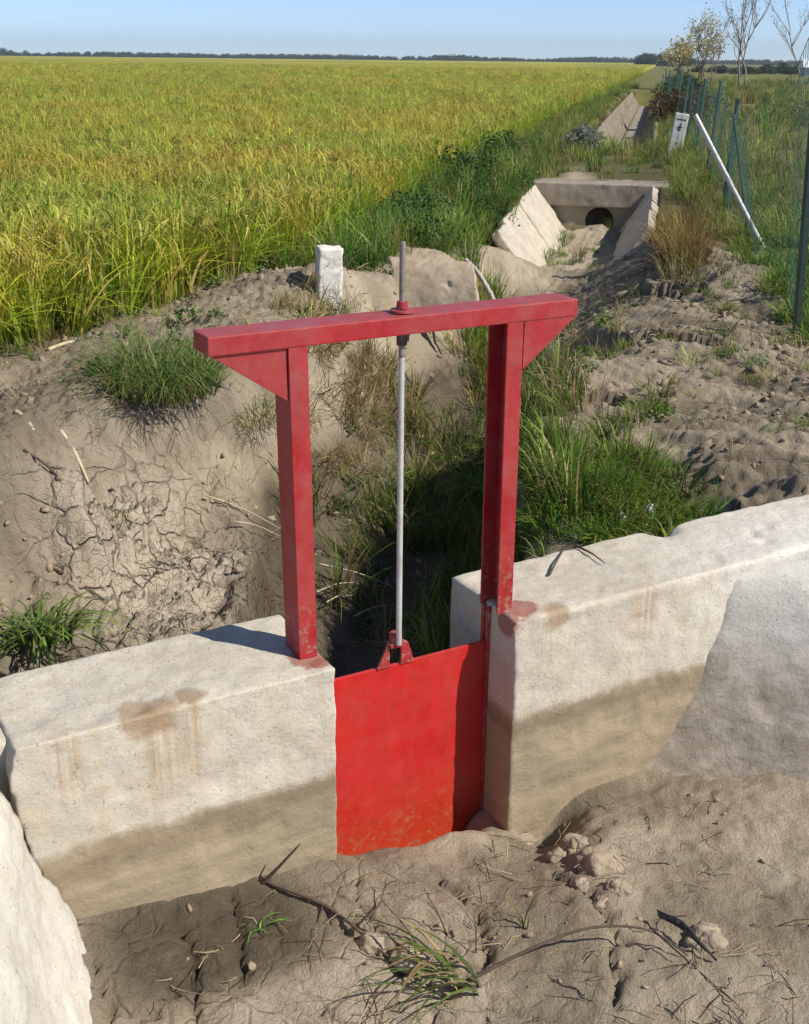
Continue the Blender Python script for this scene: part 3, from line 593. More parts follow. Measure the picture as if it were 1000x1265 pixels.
def thread(z0, z1, r, pitch_, depth, n=14):
    k = int((z1 - z0) / pitch_ * 6); zz = np.linspace(z0, z1, k); V = []
    for i, z in enumerate(zz):
        for j in range(n):
            a = 2 * math.pi * j / n; ph = (z / pitch_ - j / n) % 1.; rr = r - depth * abs(2 * ph - 1)
            V.append((rr * math.cos(a), rr * math.sin(a), z))
    F = [[i * n + j, i * n + (j + 1) % n, (i + 1) * n + (j + 1) % n, (i + 1) * n + j] for i in range(k - 1) for j in range(n)] + [list(range(n))[::-1], [(k - 1) * n + j for j in range(n)]]
    return mesh('screw_rod', V, F, smooth=True)
RODTOP = mat_simple('weathered_thread', (.30, .26, .24), .5, .4, .3, 40, 0., (.10, .06, .05), .5, 14.)
rod = link('screw_rod', thread(-.05, .70, .0078, .0055, .0010), STEEL, gate)
rod2 = link('screw_rod', thread(.701, .965, .0076, .0055, .0010), RODTOP, gate)
bm = bmesh.new()
bmesh.ops.create_cone(bm, segments=24, radius1=.029, radius2=.028, depth=.005, cap_ends=True, matrix=Matrix.Translation((0, .0, .810)))
bmesh.ops.create_cone(bm, segments=18, radius1=.0135, radius2=.0125, depth=.016, cap_ends=True, matrix=Matrix.Translation((0, .0, .823)))
link('rod_collar', bm_mesh('rod_collar', bm), RED, gate)
bm = bmesh.new(); bmesh.ops.create_cone(bm, segments=6, radius1=.0125, radius2=.0125, depth=.03, cap_ends=True, matrix=Matrix.Translation((0, .0, .744)))
link('lock_nut', bm_mesh('lock_nut', bm), DARKST, gate)
# ------------------------------------------------------------------ plants
def blades(n, base, h, lean, width, az=None, seg=4, droop=.5, cb=(.05, .09, .02), ct=(.2, .25, .04), cvar=.25, wpow=1., twist=.5, rs=None, dry=0., dryc=(.42, .33, .15)):
    """n curved blades: arrays V, F, C"""
    r = rs or rng; base = np.broadcast_to(base, (n, 3)); h = np.broadcast_to(h, (n,)); lean = np.broadcast_to(lean, (n,)); width = np.broadcast_to(width, (n,))
    if az is None: az = r.uniform(0, 2 * math.pi, n)
    t = np.linspace(0, 1, seg + 1); T = t[None]
    hor = (lean * h)[:, None] * (T ** 1.7); ver = h[:, None] * (T - droop * lean[:, None] * T ** 3 * .8)
    ax, ay = np.cos(az)[:, None], np.sin(az)[:, None]
    C = np.stack([base[:, 0:1] + hor * ax, base[:, 1:2] + hor * ay, base[:, 2:3] + ver], -1)
    sa = az + math.pi / 2 + r.normal(0, twist, n); sx, sy = np.cos(sa)[:, None], np.sin(sa)[:, None]
    wd = width[:, None] * .5 * (1 - T ** 2.2 * .96) * (.55 + .45 * np.minimum(1, T * 4)); S = np.stack([sx * wd, sy * wd, np.zeros_like(wd)], -1)
    V = np.stack([C - S, C + S], 2).reshape(n, -1, 3)
    k = 2 * (seg + 1); q = np.array([[2 * i, 2 * i + 1, 2 * i + 3, 2 * i + 2] for i in range(seg)])
    F = (q[None] + (np.arange(n) * k)[:, None, None]).reshape(-1, 4)
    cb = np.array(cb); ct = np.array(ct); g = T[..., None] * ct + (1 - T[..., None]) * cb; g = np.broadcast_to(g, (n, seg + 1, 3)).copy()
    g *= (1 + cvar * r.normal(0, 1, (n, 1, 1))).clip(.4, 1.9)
    if dry > 0:
        m = r.random(n) < dry; g[m] = np.array(dryc) * r.uniform(.7, 1.15, (m.sum(), 1, 1))
    Cc = np.repeat(g[:, :, None, :], 2, 2).reshape(n, -1, 3)
    return V.reshape(-1, 3), F, Cc.reshape(-1, 3)
def join(parts):
    Vs, Fs, Cs = [], [], []; k = 0
    for V, F, C in parts: Vs.append(V); Fs.append(F + k); Cs.append(C); k += len(V)
    return np.concatenate(Vs), np.concatenate(Fs), np.concatenate(Cs)
def disc(n, r, rs=None):
    q = rs or rng; a = q.uniform(0, 2 * math.pi, n); d = r * np.sqrt(q.random(n)); return np.stack([d * np.cos(a), d * np.sin(a), np.zeros(n)], 1), a
def panicles(n, rad, h, rs):
    """drooping ears of grain"""
    base, a = disc(n, rad, rs); base[:, 2] = h * rs.uniform(.60, .80, n); az = rs.uniform(0, 6.28, n)
    out = [blades(n, base, rs.uniform(.22, .32, n), rs.uniform(.55, 1.0, n), w_, az, 7, 1.45, (.30, .34, .06), (.60, .46, .12), .18, twist=.25, rs=rs, wpow=1.) for w_ in (.013,)]
    return join(out)
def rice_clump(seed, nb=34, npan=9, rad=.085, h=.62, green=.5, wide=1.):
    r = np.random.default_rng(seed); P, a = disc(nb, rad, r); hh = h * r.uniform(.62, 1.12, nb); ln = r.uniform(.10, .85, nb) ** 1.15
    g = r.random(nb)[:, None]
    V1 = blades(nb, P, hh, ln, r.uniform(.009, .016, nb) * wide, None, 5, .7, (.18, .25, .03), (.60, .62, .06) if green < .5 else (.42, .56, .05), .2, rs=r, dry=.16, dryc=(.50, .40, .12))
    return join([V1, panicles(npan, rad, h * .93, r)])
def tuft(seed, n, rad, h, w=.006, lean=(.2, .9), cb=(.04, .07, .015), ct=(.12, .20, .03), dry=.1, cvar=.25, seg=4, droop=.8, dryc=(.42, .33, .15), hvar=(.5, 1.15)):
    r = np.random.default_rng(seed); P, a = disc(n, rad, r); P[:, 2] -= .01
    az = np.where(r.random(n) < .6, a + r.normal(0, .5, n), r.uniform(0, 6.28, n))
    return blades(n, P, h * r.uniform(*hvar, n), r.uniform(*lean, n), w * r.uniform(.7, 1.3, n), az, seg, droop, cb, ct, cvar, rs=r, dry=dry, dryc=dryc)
def leafy(seed, n, rad, h, ls=.03, c=((.05, .09, .02), (.10, .16, .03)), flat=1.):
    """a low bush of many small leaves on stems"""
    r = np.random.default_rng(seed); V = []; F = []; C = []
    P = r.normal(0, 1, (n, 3)); P /= np.linalg.norm(P, axis=1)[:, None]; P *= (r.random(n) ** .45)[:, None]; P *= np.array([rad, rad, h * .5]); P[:, 2] += h * .5
    P += np.stack([fbm(P, 2.2 / rad, 2, .5, seed * 1.3), fbm(P, 2.2 / rad, 2, .5, seed + 9.), fbm(P, 2.2 / rad, 2, .5, seed + 4.) * .5], 1) * rad * .45
    P[:, 2] = np.abs(P[:, 2])
    d = r.normal(0, 1, (n, 3)); d[:, 2] = d[:, 2] * .5 + .3; d /= np.linalg.norm(d, axis=1)[:, None]; s = np.cross(d, r.normal(0, 1, (n, 3))); s /= np.linalg.norm(s, axis=1)[:, None] + 1e-6
    L = (ls * r.uniform(.6, 1.3, n))[:, None]
    V = np.stack([P, P + d * L * .5 + s * L * .28, P + d * L, P + d * L * .5 - s * L * .28], 1).reshape(-1, 3)
    F = np.arange(4 * n).reshape(n, 4); k = r.random((n, 1)); cc = np.array(c[0]) * (1 - k) + np.array(c[1]) * k
    return V, F, np.repeat(cc, 4, 0)
def scatter(name, pts, scl, variants, mat, label, cat=None, tilt=.12, seed=1, zscl=None, kind='stuff'):
    r = np.random.default_rng(seed); n = len(pts)
    coll = bpy.data.collections.new(name + '_kinds')
    for i, v in enumerate(variants):
        ob = bpy.data.objects.new('%s_kind' % name, mesh(name + '_kind', *v)); ob.data.materials.append(mat); coll.objects.link(ob)
    me = bpy.data.meshes.new(name); me.vertices.add(n); me.vertices.foreach_set('co', np.asarray(pts, np.float32).ravel())
    a = me.attributes.new('scl', 'FLOAT_VECTOR', 'POINT'); s3 = np.stack([scl, scl, scl if zscl is None else zscl], 1).astype(np.float32); a.data.foreach_set('vector', s3.ravel())
    a = me.attributes.new('rot', 'FLOAT_VECTOR', 'POINT'); rot = np.stack([r.normal(0, tilt, n), r.normal(0, tilt, n), r.uniform(0, 6.283, n)], 1).astype(np.float32); a.data.foreach_set('vector', rot.ravel())
    a = me.attributes.new('vid', 'INT', 'POINT'); a.data.foreach_set('value', r.integers(0, len(variants), n).astype(np.int32))
    ng = bpy.data.node_groups.new(name, 'GeometryNodeTree'); ng.interface.new_socket('Geometry', in_out='INPUT', socket_type='NodeSocketGeometry'); ng.interface.new_socket('Geometry', in_out='OUTPUT', socket_type='NodeSocketGeometry')
    N = ng.nodes.new; gi = N('NodeGroupInput'); go = N('NodeGroupOutput'); iop = N('GeometryNodeInstanceOnPoints'); ci = N('GeometryNodeCollectionInfo')
    ci.inputs['Collection'].default_value = coll; ci.inputs['Separate Children'].default_value = True; ci.inputs['Reset Children'].default_value = True
    def na(t, nm):
        x = N('GeometryNodeInputNamedAttribute'); x.data_type = t; x.inputs['Name'].default_value = nm; return x.outputs['Attribute']
    lk = ng.links.new; lk(gi.outputs[0], iop.inputs['Points']); lk(ci.outputs[0], iop.inputs['Instance']); iop.inputs['Pick Instance'].default_value = True
    lk(na('INT', 'vid'), iop.inputs['Instance Index']); e2r = N('FunctionNodeEulerToRotation'); lk(na('FLOAT_VECTOR', 'rot'), e2r.inputs[0]); lk(e2r.outputs[0], iop.inputs['Rotation'])
    lk(na('FLOAT_VECTOR', 'scl'), iop.inputs['Scale']); lk(iop.outputs[0], go.inputs[0])
    o = link(name, me, mat); m = o.modifiers.new('scatter', 'NODES'); m.node_group = ng
    return tag(o, label, cat, None, kind)
def region(n, x0, x1, y0, y1, fn, seed):
    r = np.random.default_rng(seed); x = r.uniform(x0, x1, n); y = r.uniform(y0, y1, n); k = r.random(n) < fn(x, y); return x[k], y[k]
def canal_ok(x, y): return (np.abs(x - canal_c(y)) > np.where((y > 14.) & (y < 20.3), -1., .72)) | (y < 9.6)

# rice: hills near by, thinner further off over a closed canopy
rv = [rice_clump(10 + i, green=.3 + .4 * (i % 2)) for i in range(7)]
def rice_pts():
    X = []; Y = []; S = []
    for (y0, y1, sp, sc) in ((4.2, 13., .135, 1.), (13., 26., .2, 1.08), (26., 60., .42, 1.35), (60., 140., 1.0, 1.9)):
        yy = np.arange(y0, y1, sp)
        for y in yy:
            xe = float(rice_edge(np.array(y))); xl = -.40 * y - 1.2; m = max(1, int((xe - xl) / sp))
            x = xe - (np.arange(m) + .0) * sp + rng.normal(0, sp * .3, m); X.append(x); Y.append(y + rng.normal(0, sp * .3, m)); S.append(np.full(m, sc))
    return np.concatenate(X), np.concatenate(Y), np.concatenate(S)
X, Y, S = rice_pts(); keep = X < rice_edge(Y) + .1
X, Y, S = X[keep], Y[keep], S[keep]
gap_ = (np.abs(Y - 62) < 1.2) | (np.abs(Y - 105) < 2.5); X, Y, S = X[~gap_], Y[~gap_], S[~gap_]
Z = zat(X, Y); hs = S ** .25 * rng.uniform(.86, 1.12, len(X)) * (1 + .10 * fbm2(X, Y, .5, 2))
scatter('rice_crop', np.stack([X, Y, Z], 1), S * rng.uniform(.9, 1.15, len(X)), rv, RICE, 'ripening yellow green rice filling the field on the left', tilt=.15, seed=3, zscl=hs)
# closed canopy of the field further away
def mat_canopy():
    m, nt, b, _ = newmat('rice_canopy'); nb = NB(nt)
    fine = nb.noise(9, 6, .7); big = nb.noise(1., 4, .6, .2, nb.mapv((.03, .10, 1)))
    c = nb.mix(nb.ramp(fine, [(.35, 0.), (.65, 1.)]), (.27, .33, .035), (.60, .56, .075))
    c = nb.mix(nb.math('MULTIPLY', nb.ramp(big, [(.42, 0.), (.6, 1.)]), .6), c, (.58, .43, .09))
    c = nb.mix(nb.math('MULTIPLY', nb.ramp(nb.noise(1., 4, .6, .2, nb.mapv((.05, .02, 1))), [(.5, 0.), (.62, 1.)]), .6), c, (.20, .28, .04))
    yy = nb.sep(1); strip = nb.ramp(nb.math('FRACT', nb.math('DIVIDE', yy, 47.)), [(.0, 1.), (.03, 0.), (.97, 0.), (1., 1.)])
    c = nb.mix(nb.math('MULTIPLY', strip, .55), c, (.07, .10, .025))
    nb.L(c, b.inputs['Base Color']); b.inputs['Roughness'].default_value = .9; b.inputs['Specular IOR Level'].default_value = .1
    nb.L(nb.bump(nb.math('ADD', fine, nb.math('MULTIPLY', nb.noise(30, 3), .6)), 1., .25), b.inputs['Normal']); return m
cy = coords(np.arange(15., 40., .16), 1.05, (15., 640)); cs = np.linspace(0, 1, 240) ** 1.6
CY = np.repeat(cy[:, None], len(cs), 1); xe = rice_edge(CY) - .35; CX = xe - cs[None] * (CY * .62 + 8)
hum = fbm2(CX, CY, 1.2, 4, .6); CZ = -.1 + .47 + .07 * hum - .45 * (cs[None] < .002)
bund = np.exp(-((CY - 62) / .9) ** 2) + np.exp(-((CY - 105) / 1.8) ** 2); CZ -= .42 * np.clip(bund, 0, 1)
I = np.arange(CX.size).reshape(CX.shape); F = np.stack([I[:-1, :-1], I[1:, :-1], I[1:, 1:], I[:-1, 1:]], -1).reshape(-1, 4)
o = link('rice_canopy', mesh('rice_canopy', np.stack([CX, CY, CZ], -1).reshape(-1, 3), F, smooth=True), mat_canopy()); tag(o, 'far part of the yellow green rice field reaching to the horizon', None, None, 'stuff')

# grasses and weeds as ground cover
G1 = dict(cb=(.045, .09, .015), ct=(.15, .30, .035)); G2 = dict(cb=(.07, .11, .02), ct=(.26, .38, .05)); G3 = dict(cb=(.16, .13, .05), ct=(.44, .37, .16))
gv_green = [tuft(100 + i, 46, .075, .17, .0055, (.2, 1.0), dry=.07, **(G1 if i % 2 else G2)) for i in range(5)]
gv_tall = [tuft(120 + i, 40, .10, .42, .008, (.15, .7), dry=.12, **(G1 if i % 2 else G2)) for i in range(5)]
gv_dark = [join([leafy(130 + i, 130, .16, .26, .034, ((.035, .08, .018), (.09, .18, .035))), tuft(140 + i, 24, .12, .36, .007, (.2, .8), dry=.05, **G1)]) for i in range(4)]
gv_dry = [tuft(150 + i, 36, .08, .26, .005, (.2, 1.1), dry=.55, **G3) for i in range(4)]
gv_yel = [tuft(160 + i, 44, .13, .40, .006, (.15, .7), dry=.3, cb=(.12, .13, .03), ct=(.38, .40, .07)) for i in range(4)]
def cover(name, x, y, s0, s1, variants, label, seed, tilt=.15, zoff=-.01):
    r = np.random.default_rng(seed); z = zat(x, y) + zoff
    return scatter(name, np.stack([x, y, z], 1), r.uniform(s0, s1, len(x)), variants, LEAF, label, tilt=tilt, seed=seed)
def gauss_(x, y, x0, y0, sx, sy): return np.exp(-(((x - x0) / sx) ** 2 + ((y - y0) / sy) ** 2))
# strip between rice and ditch / canal
def f1(x, y):
    d = x - rice_edge(y); wdt = np.where(y < 9, .35 + .25 * (y - 7), canal_c(y) - .75 - rice_edge(y)); return (d > -.15) * (d < wdt) * (y > 7.2 + .9 * (x < -.5)) * canal_ok(x, y) * (.55 + .45 * (fbm2(x, y, 1.1, 2) > -.1))
x, y = region(3200, -1.4, 2.6, 7.3, 16, f1, 21); cover('bank_weeds', x, y, .55, 1.15, gv_dark[:2] + gv_tall + gv_green, 'dark green weeds and grass between the rice and the small canal', 21)
x, y = region(7000, 0, 14, 14, 70, lambda x, y: (x > rice_edge(y) - .2) * (x < canal_c(y) + .9 + .03 * y) * ((np.abs(x - canal_c(y)) > np.where(y > 20, .5, .75)) | (y < 20.3) & (y > 14.5)), 22)
cover('canal_grass', x, y, .55, 1.15, gv_tall + gv_yel + gv_green, 'rough green grass along the far lined canal', 22)
x, y = region(1500, 2.2, 5.5, 9, 20, lambda x, y: (x > canal_c(y) + .95) * (x < canal_c(y) + 2.2), 23)
cover('verge_grass', x, y, .5, 1.0, gv_yel + gv_tall + gv_dry, 'yellow green grass between the small canal and the wire fence', 23)
x, y = region(2300, 1.9, 4.5, 5.0, 10.5, lambda x, y: (x > 2.0 + .10 * (y - 5) + .10 * fbm2(x, y, 2., 2)) * .9 * (1 - .9 * gauss_(x, y, 2.52, 8.1, .3, .55)), 24)
cover('fence_grass', x, y, .5, 1.25, gv_green, 'bright green grass growing under the wire fence', 24)
x, y = region(9000, 3, 40, 8, 90, lambda x, y: (x > canal_c(y) + 1.7) * (.8 / (1 + .02 * y)), 25)
cover('meadow_weeds', x, y, .8, 1.9, gv_tall[:3] + gv_yel + gv_dry[:2] + gv_dark[:1], 'mixed green and tan weeds on the land behind the wire fence', 25)
x, y = region(900, 1.55, 2.35, 7.9, 11.5, lambda x, y: (x > canal_c(y) + .82) * (x < 1.95 + .16 * (y - 8)) * (y < 10.6) * .9, 26)
cover('reddish_grass', x, y, .7, 1.25, [tuft(170 + i, 50, .11, .36, .005, (.15, .9), dry=.45, cb=(.15, .09, .03), ct=(.30, .29, .06), dryc=(.46, .27, .12)) for i in range(4)], 'rusty and yellow grass on the bank beside the leaning pole', 26)
# ditch behind the gate
def gauss(x, y, x0, y0, sx, sy): return np.exp(-(((x - x0) / sx) ** 2 + ((y - y0) / sy) ** 2))
def f2(x, y):
    u, v = toUV(x, y); return (v > .40) * np.clip(gauss(x, y, .72, 4.08, .24, .28) * 1.4 + gauss(x, y, .5, 4.6, .12, .4) * .6, 0, 1)
x, y = region(2400, .3, 1.4, 3.3, 6, f2, 27); cover('ditch_grass', x, y, .55, 1.0, gv_green, 'bright green grass in the ditch behind the right wall', 27, .25)
x, y = region(1000, -.6, .9, 3.9, 7.6, lambda x, y: np.maximum(gauss(x, y, .32, 5.4, .38, 1.3), .55 * gauss(x, y, -.25, 5.3, .25, .6)) * (.25 + .75 * (fbm2(x, y, 2., 2) > -.05)), 28); cover('ditch_reeds', x, y, .45, 1.0, gv_tall + gv_dry[:2] + gv_green, 'sparse reedy blades at the shaded bottom of the ditch', 28, .3)
x, y = region(500, .25, 1.1, 7.2, 9.3, lambda x, y: gauss(x, y, .72, 8.4, .26, .75), 29); cover('ditch_mouth_grass', x, y, .5, 1.1, gv_tall + gv_yel[:2] + gv_green, 'green grass at the mouth of the small canal behind the red beam', 29)
x, y = region(620, -1.0, .35, 5.2, 7.4, lambda x, y: np.maximum(gauss(x, y, -.25, 6.5, .32, .5), .45 * gauss(x, y, -.55, 5.75, .22, .4)), 30); cover('straw_grass', x, y, .6, 1.1, gv_dry + [tuft(175, 40, .08, .2, .006, (.5, 1.4), dry=.8, **G3)], 'bleached straw like grass on the far side of the ditch', 30, .4)
x, y = region(700, .8, 2.0, 4.4, 8.2, lambda x, y: .35 * (fbm2(x, y, 2.2, 2, .5, 4.) > .12), 31); cover('bank_tufts', x, y, .35, .75, gv_green + gv_dry[:2], 'small scattered grass on the lumpy right bank', 31)
x, y = region(420, -2.2, -.3, 5.2, 8.2, lambda x, y: (x > rice_edge(y) - .05) * (x < rice_edge(y) + .3) * .5, 32); cover('field_edge_grass', x, y, .3, .7, gv_green + gv_dry, 'short mixed grass at the foot of the rice', 32)

# ------------------------------------------------------------------ lined canal and its culvert
GREYC = mat_concrete('weathered_concrete', (.36, .32, .26), (.3, .25, .18), dirt=.7)
PALEC = mat_concrete('pale_slab_concrete', (.60, .55, .46), (.3, .25, .18), dirt=.95)
CAX = Vector((.2, 1, 0)).normalized(); CAN = Vector((CAX.y, -CAX.x, 0))       # along and across (to the right)
CM = Matrix(((CAN.x, CAX.x, 0, canal_c(14.)), (CAN.y, CAX.y, 0, 14.), (0, 0, 1, 0), (0, 0, 0, 1)))   # local x across, y along, headwall at y = 0
def slab_piece(prof, y0, y1, th, seed, vox=.02, amp=.010):
    """sloping slab: prof = two (x, z) points"""
    (xa, za), (xb, zb) = prof; dx, dz = xb - xa, zb - za; L = math.hypot(dx, dz); nx_, nz_ = -dz / L, dx / L
    if nz_ > 0: nx_, nz_ = -nx_, -nz_
    bm = bmesh.new(); bm_prism(bm, [(xa, za), (xb, zb), (xb + nx_ * th, zb + nz_ * th), (xa + nx_ * th, za + nz_ * th)], 1, y0, y1)
    me = remesh(bm_mesh('p', bm), vox, amp, 5., 2, .006, seed); me.transform(CM); return me
def canal(name, cuts_l, cuts_r, fl, label, vox=.02, cm_=None, am=.010):
    e = empty(name, (0, 0, 0)); tag(e, label, 'canal')
    for i, (a, b, top, zt) in enumerate(cuts_l): link('left_slope', slab_piece([(top, zt), (-.24, -.60)], a, b, .09, 3. + i, vox, am), cm_ or PALEC, e)
    for i, (a, b, top, zt) in enumerate(cuts_r): link('right_slope', slab_piece([(.24, -.60), (top, zt)], a, b, .09, 13. + i, vox, am), cm_ or PALEC, e)
    bm = bmesh.new(); bm_box(bm, (-.26, fl[0], -.70), (.26, fl[1], -.615)); me = remesh(bm_mesh('f', bm), vox, .01, 4., 2, 0, 23.); me.transform(CM); link('floor', me, GREYC, e)
    return e
canal('lined_canal', [(-1.75, -.02, -.70, .0), (-3.05, -1.78, -.70, -.03), (-3.7, -3.09, -.66, -.05)], [(-2.1, -.02, .64, .02), (-3.3, -2.13, .62, .0)], (-3.9, -.02), 'small concrete lined canal with sloping slab sides below the culvert')
canal('lined_canal', [(6.6, 14., -.60, -.02), (14.1, 28., -.60, .0), (28.1, 45., -.60, .0)], [(6.7, 20., .60, -.06), (20.1, 45., .60, -.04)], (6.6, 45.), 'continuation of the lined canal beyond the grassy culvert crossing', .05, mat_concrete('dirty_canal_concrete', (.27, .235, .18), (.3, .25, .18), dirt=1.), .035)
hwb = empty('culvert_headwall', (0, 0, 0)); tag(hwb, 'grey concrete culvert headwall across the small canal with a dark pipe mouth', 'headwall')
bm = bmesh.new(); bm_box(bm, (-.80, 0, -.24), (.82, .62, .02)); me = remesh(bm_mesh('s', bm), .02, .008, 5., 3, .006, 31.); me.transform(CM); link('deck_slab', me, GREYC, hwb)
bm = bmesh.new(); n = 22; ho = [(.06 + .165 * (1 + .03 * math.sin(3 * i + 1)) * math.cos(2 * math.pi * i / n), -.40 + .16 * (1 + .04 * math.sin(2.3 * i)) * math.sin(2 * math.pi * i / n)) for i in range(n)]
ov = [bm.verts.new((x_, .05, z_)) for x_, z_ in ho]
sq = []
for x_, z_ in ho:
    k = 1 / max(abs(x_ - .06) / .72, abs(z_ + .40) / .24); sq.append(bm.verts.new((.06 + (x_ - .06) * k, .05, -.40 + (z_ + .40) * k)))
iv = [bm.verts.new((x_, 1.6, z_)) for x_, z_ in ho]
for i in range(n):
    j = (i + 1) % n; bm.faces.new([ov[i], ov[j], sq[j], sq[i]]); bm.faces.new([ov[j], ov[i], iv[i], iv[j]])
bm.faces.new(iv); bmesh.ops.recalc_face_normals(bm, faces=bm.faces); me = bm_mesh('c', bm); me.transform(CM); link('breast_wall', me, GREYC, hwb)

# broken piece of an old trough lying on the bank
PS = []
def shell(pts_fn, nu_, nv_, th):
    V = []; 
    for i in range(nu_ + 1):
        for j in range(nv_ + 1): V.append(pts_fn(i / nu_, j / nv_))
    V = np.array(V).reshape(nu_ + 1, nv_ + 1, 3); N = np.cross(np.gradient(V, axis=0), np.gradient(V, axis=1)); N /= np.linalg.norm(N, axis=2)[..., None]
    T = V; B = V - N * th; a, b = V.shape[:2]; I = np.arange(a * b).reshape(a, b); J = I + a * b; F = []
    qd = lambda A: np.stack([A[:-1, :-1], A[:-1, 1:], A[1:, 1:], A[1:, :-1]], -1).reshape(-1, 4)
    ed = [np.stack([x_[:-1], x_[1:], y_[1:], y_[:-1]], -1) for x_, y_ in ((I[0], J[0]), (I[-1], J[-1]), (I[:, 0], J[:, 0]), (I[:, -1], J[:, -1]))]
    me = mesh('s', np.concatenate([T.reshape(-1, 3), B.reshape(-1, 3)]), np.concatenate([qd(I), qd(J)[:, ::-1]] + ed)); bm = bmesh.new(); bm.from_mesh(me); bmesh.ops.recalc_face_normals(bm, faces=bm.faces); return bm_mesh('s', bm)
def pfn(a, b):
    t = R(15 + 80 * a); r = .42; L = .60 * b
    ax = Vector((-.93, .36, 0)); cx = Vector((.36, .93, 0)); p = Vector((.46, 7.98, -.33)) + ax * L + cx * (-.1) - cx * r * math.cos(t) * .6 + ax * (-r * .35 * math.cos(t)) + Vector((0, 0, r * math.sin(t)))
    return tuple(p)
me = remesh(shell(pfn, 16, 12, .035), .012, .008, 6., 2, .01, 3.)
tag(link('trough_fragment', me, mat_concrete('earthy_concrete', (.52, .43, .32), (.3, .2, .1), dirt=.9)), 'curved fragment of an old concrete trough half buried behind the beam', 'concrete fragment')
# its pale broken rim
rim = [(.40 + .36 * t_ ** 1.3 * .55, 8.15 - .55 * t_, .06 - .02 * t_ - .22 * t_ ** 2.4) for t_ in np.linspace(0, 1, 12)]
V, F = tube(rim, .017, 6); me = remesh(mesh('r', V, F), .007, .004, 20., 1, 0, 2.); tag(link('concrete_shard', me, PALEC), 'thin curved white edge of a broken trough standing in the grass', 'concrete fragment')
def rock(name, loc, size, seed, mat, label, cat, sub=4, rough=.25, group=None):
    bm = bmesh.new(); bmesh.ops.create_icosphere(bm, subdivisions=sub, radius=1.); me = bm_mesh(name, bm, True); n = len(me.vertices); c = np.empty(n * 3, np.float32); me.vertices.foreach_get('co', c); c = c.reshape(-1, 3).astype(float)
    c *= (1 + rough * fbm(c, 1.1, 4, .55, seed) + rough * .5 * np.abs(fbm(c, 2.6, 3, .6, seed + 7)))[:, None]; c *= np.array(size); c += np.array(loc); me.vertices.foreach_set('co', c.astype(np.float32).ravel()); me.update()
    return tag(link(name, me, mat), label, cat, group)
rock('concrete_rubble', (-.05, 7.5, float(zat(-.05, 7.5)[0]) + .0), (.15, .12, .06), 4., PALEC, 'pale lump of concrete on the bank just behind the screw rod', 'rubble')

# ------------------------------------------------------------------ marker posts
WPAINT = mat_simple('whitewashed_concrete', (.74, .72, .66), .85, 0, .1, 18, .4, (.45, .38, .27), .45, 9.)
INK = mat_simple('faded_ink', (.07, .075, .075), .8, 0, .2, 30, 0)
def zp(x_, y_): return float(zat(x_, y_)[0])
bz = zp(-.48, 7.05)
bm = bmesh.new(); bm_box(bm, (-.075, -.07, -.2), (.075, .07, .305), .012); me = remesh(bm_mesh('m', bm), .010, .004, 16., 2, .006, 5.); me.transform(Matrix.Translation((-.475, 7.08, bz)) @ Matrix.Rotation(R(14), 4, 'Z') @ Matrix.Rotation(R(2), 4, 'Y'))
tag(link('boundary_stone', me, WPAINT), 'short plain whitewashed stone post at the edge of the rice', 'marker post')
bz = zp(3.97, 18.35); mk = empty('marker_post', (3.97, 18.35, bz), R(-8)); mk.rotation_euler = (0, R(7), R(-8)); tag(mk, 'slim white post with faint dark characters standing in grass by the fence', 'marker post')
bm = bmesh.new(); bm_box(bm, (-.10, -.05, -.2), (.10, .05, .63), .012); link('shaft', bm_mesh('s', bm), WPAINT, mk)
bm = bmesh.new()
def stroke(x0, z0, x1, z1, wd):
    d_ = Vector((x1 - x0, 0, z1 - z0)); L = d_.length; ang = math.atan2(d_.z, d_.x)
    r = bmesh.ops.create_cube(bm, size=1., matrix=Matrix.Translation(((x0 + x1) / 2, -.0505, (z0 + z1) / 2)) @ Matrix.Rotation(-ang, 4, 'Y') @ Matrix.Diagonal((L, .004, wd, 1)))
stroke(-.07, .545, .07, .545, .018); link('marking', bm_mesh('k', bm), INK, mk); bm = bmesh.new()
stroke(.012, .49, -.02, .40, .022); stroke(-.035, .43, .03, .44, .02); stroke(-.03, .395, .02, .40, .018)
link('marking', bm_mesh('k', bm), INK, mk)
WINK = mat_simple('worn_ink', (.34, .34, .32), .8, 0, .2, 30, 0)
bm = bmesh.new(); stroke(-.01, .30, .012, .285, .012); link('marking', bm_mesh('k2', bm), WINK, mk)
bm = bmesh.new(); stroke(-.03, .215, .02, .205, .018); stroke(-.005, .24, 0, .17, .012); link('marking', bm_mesh('k2', bm), WINK, mk)

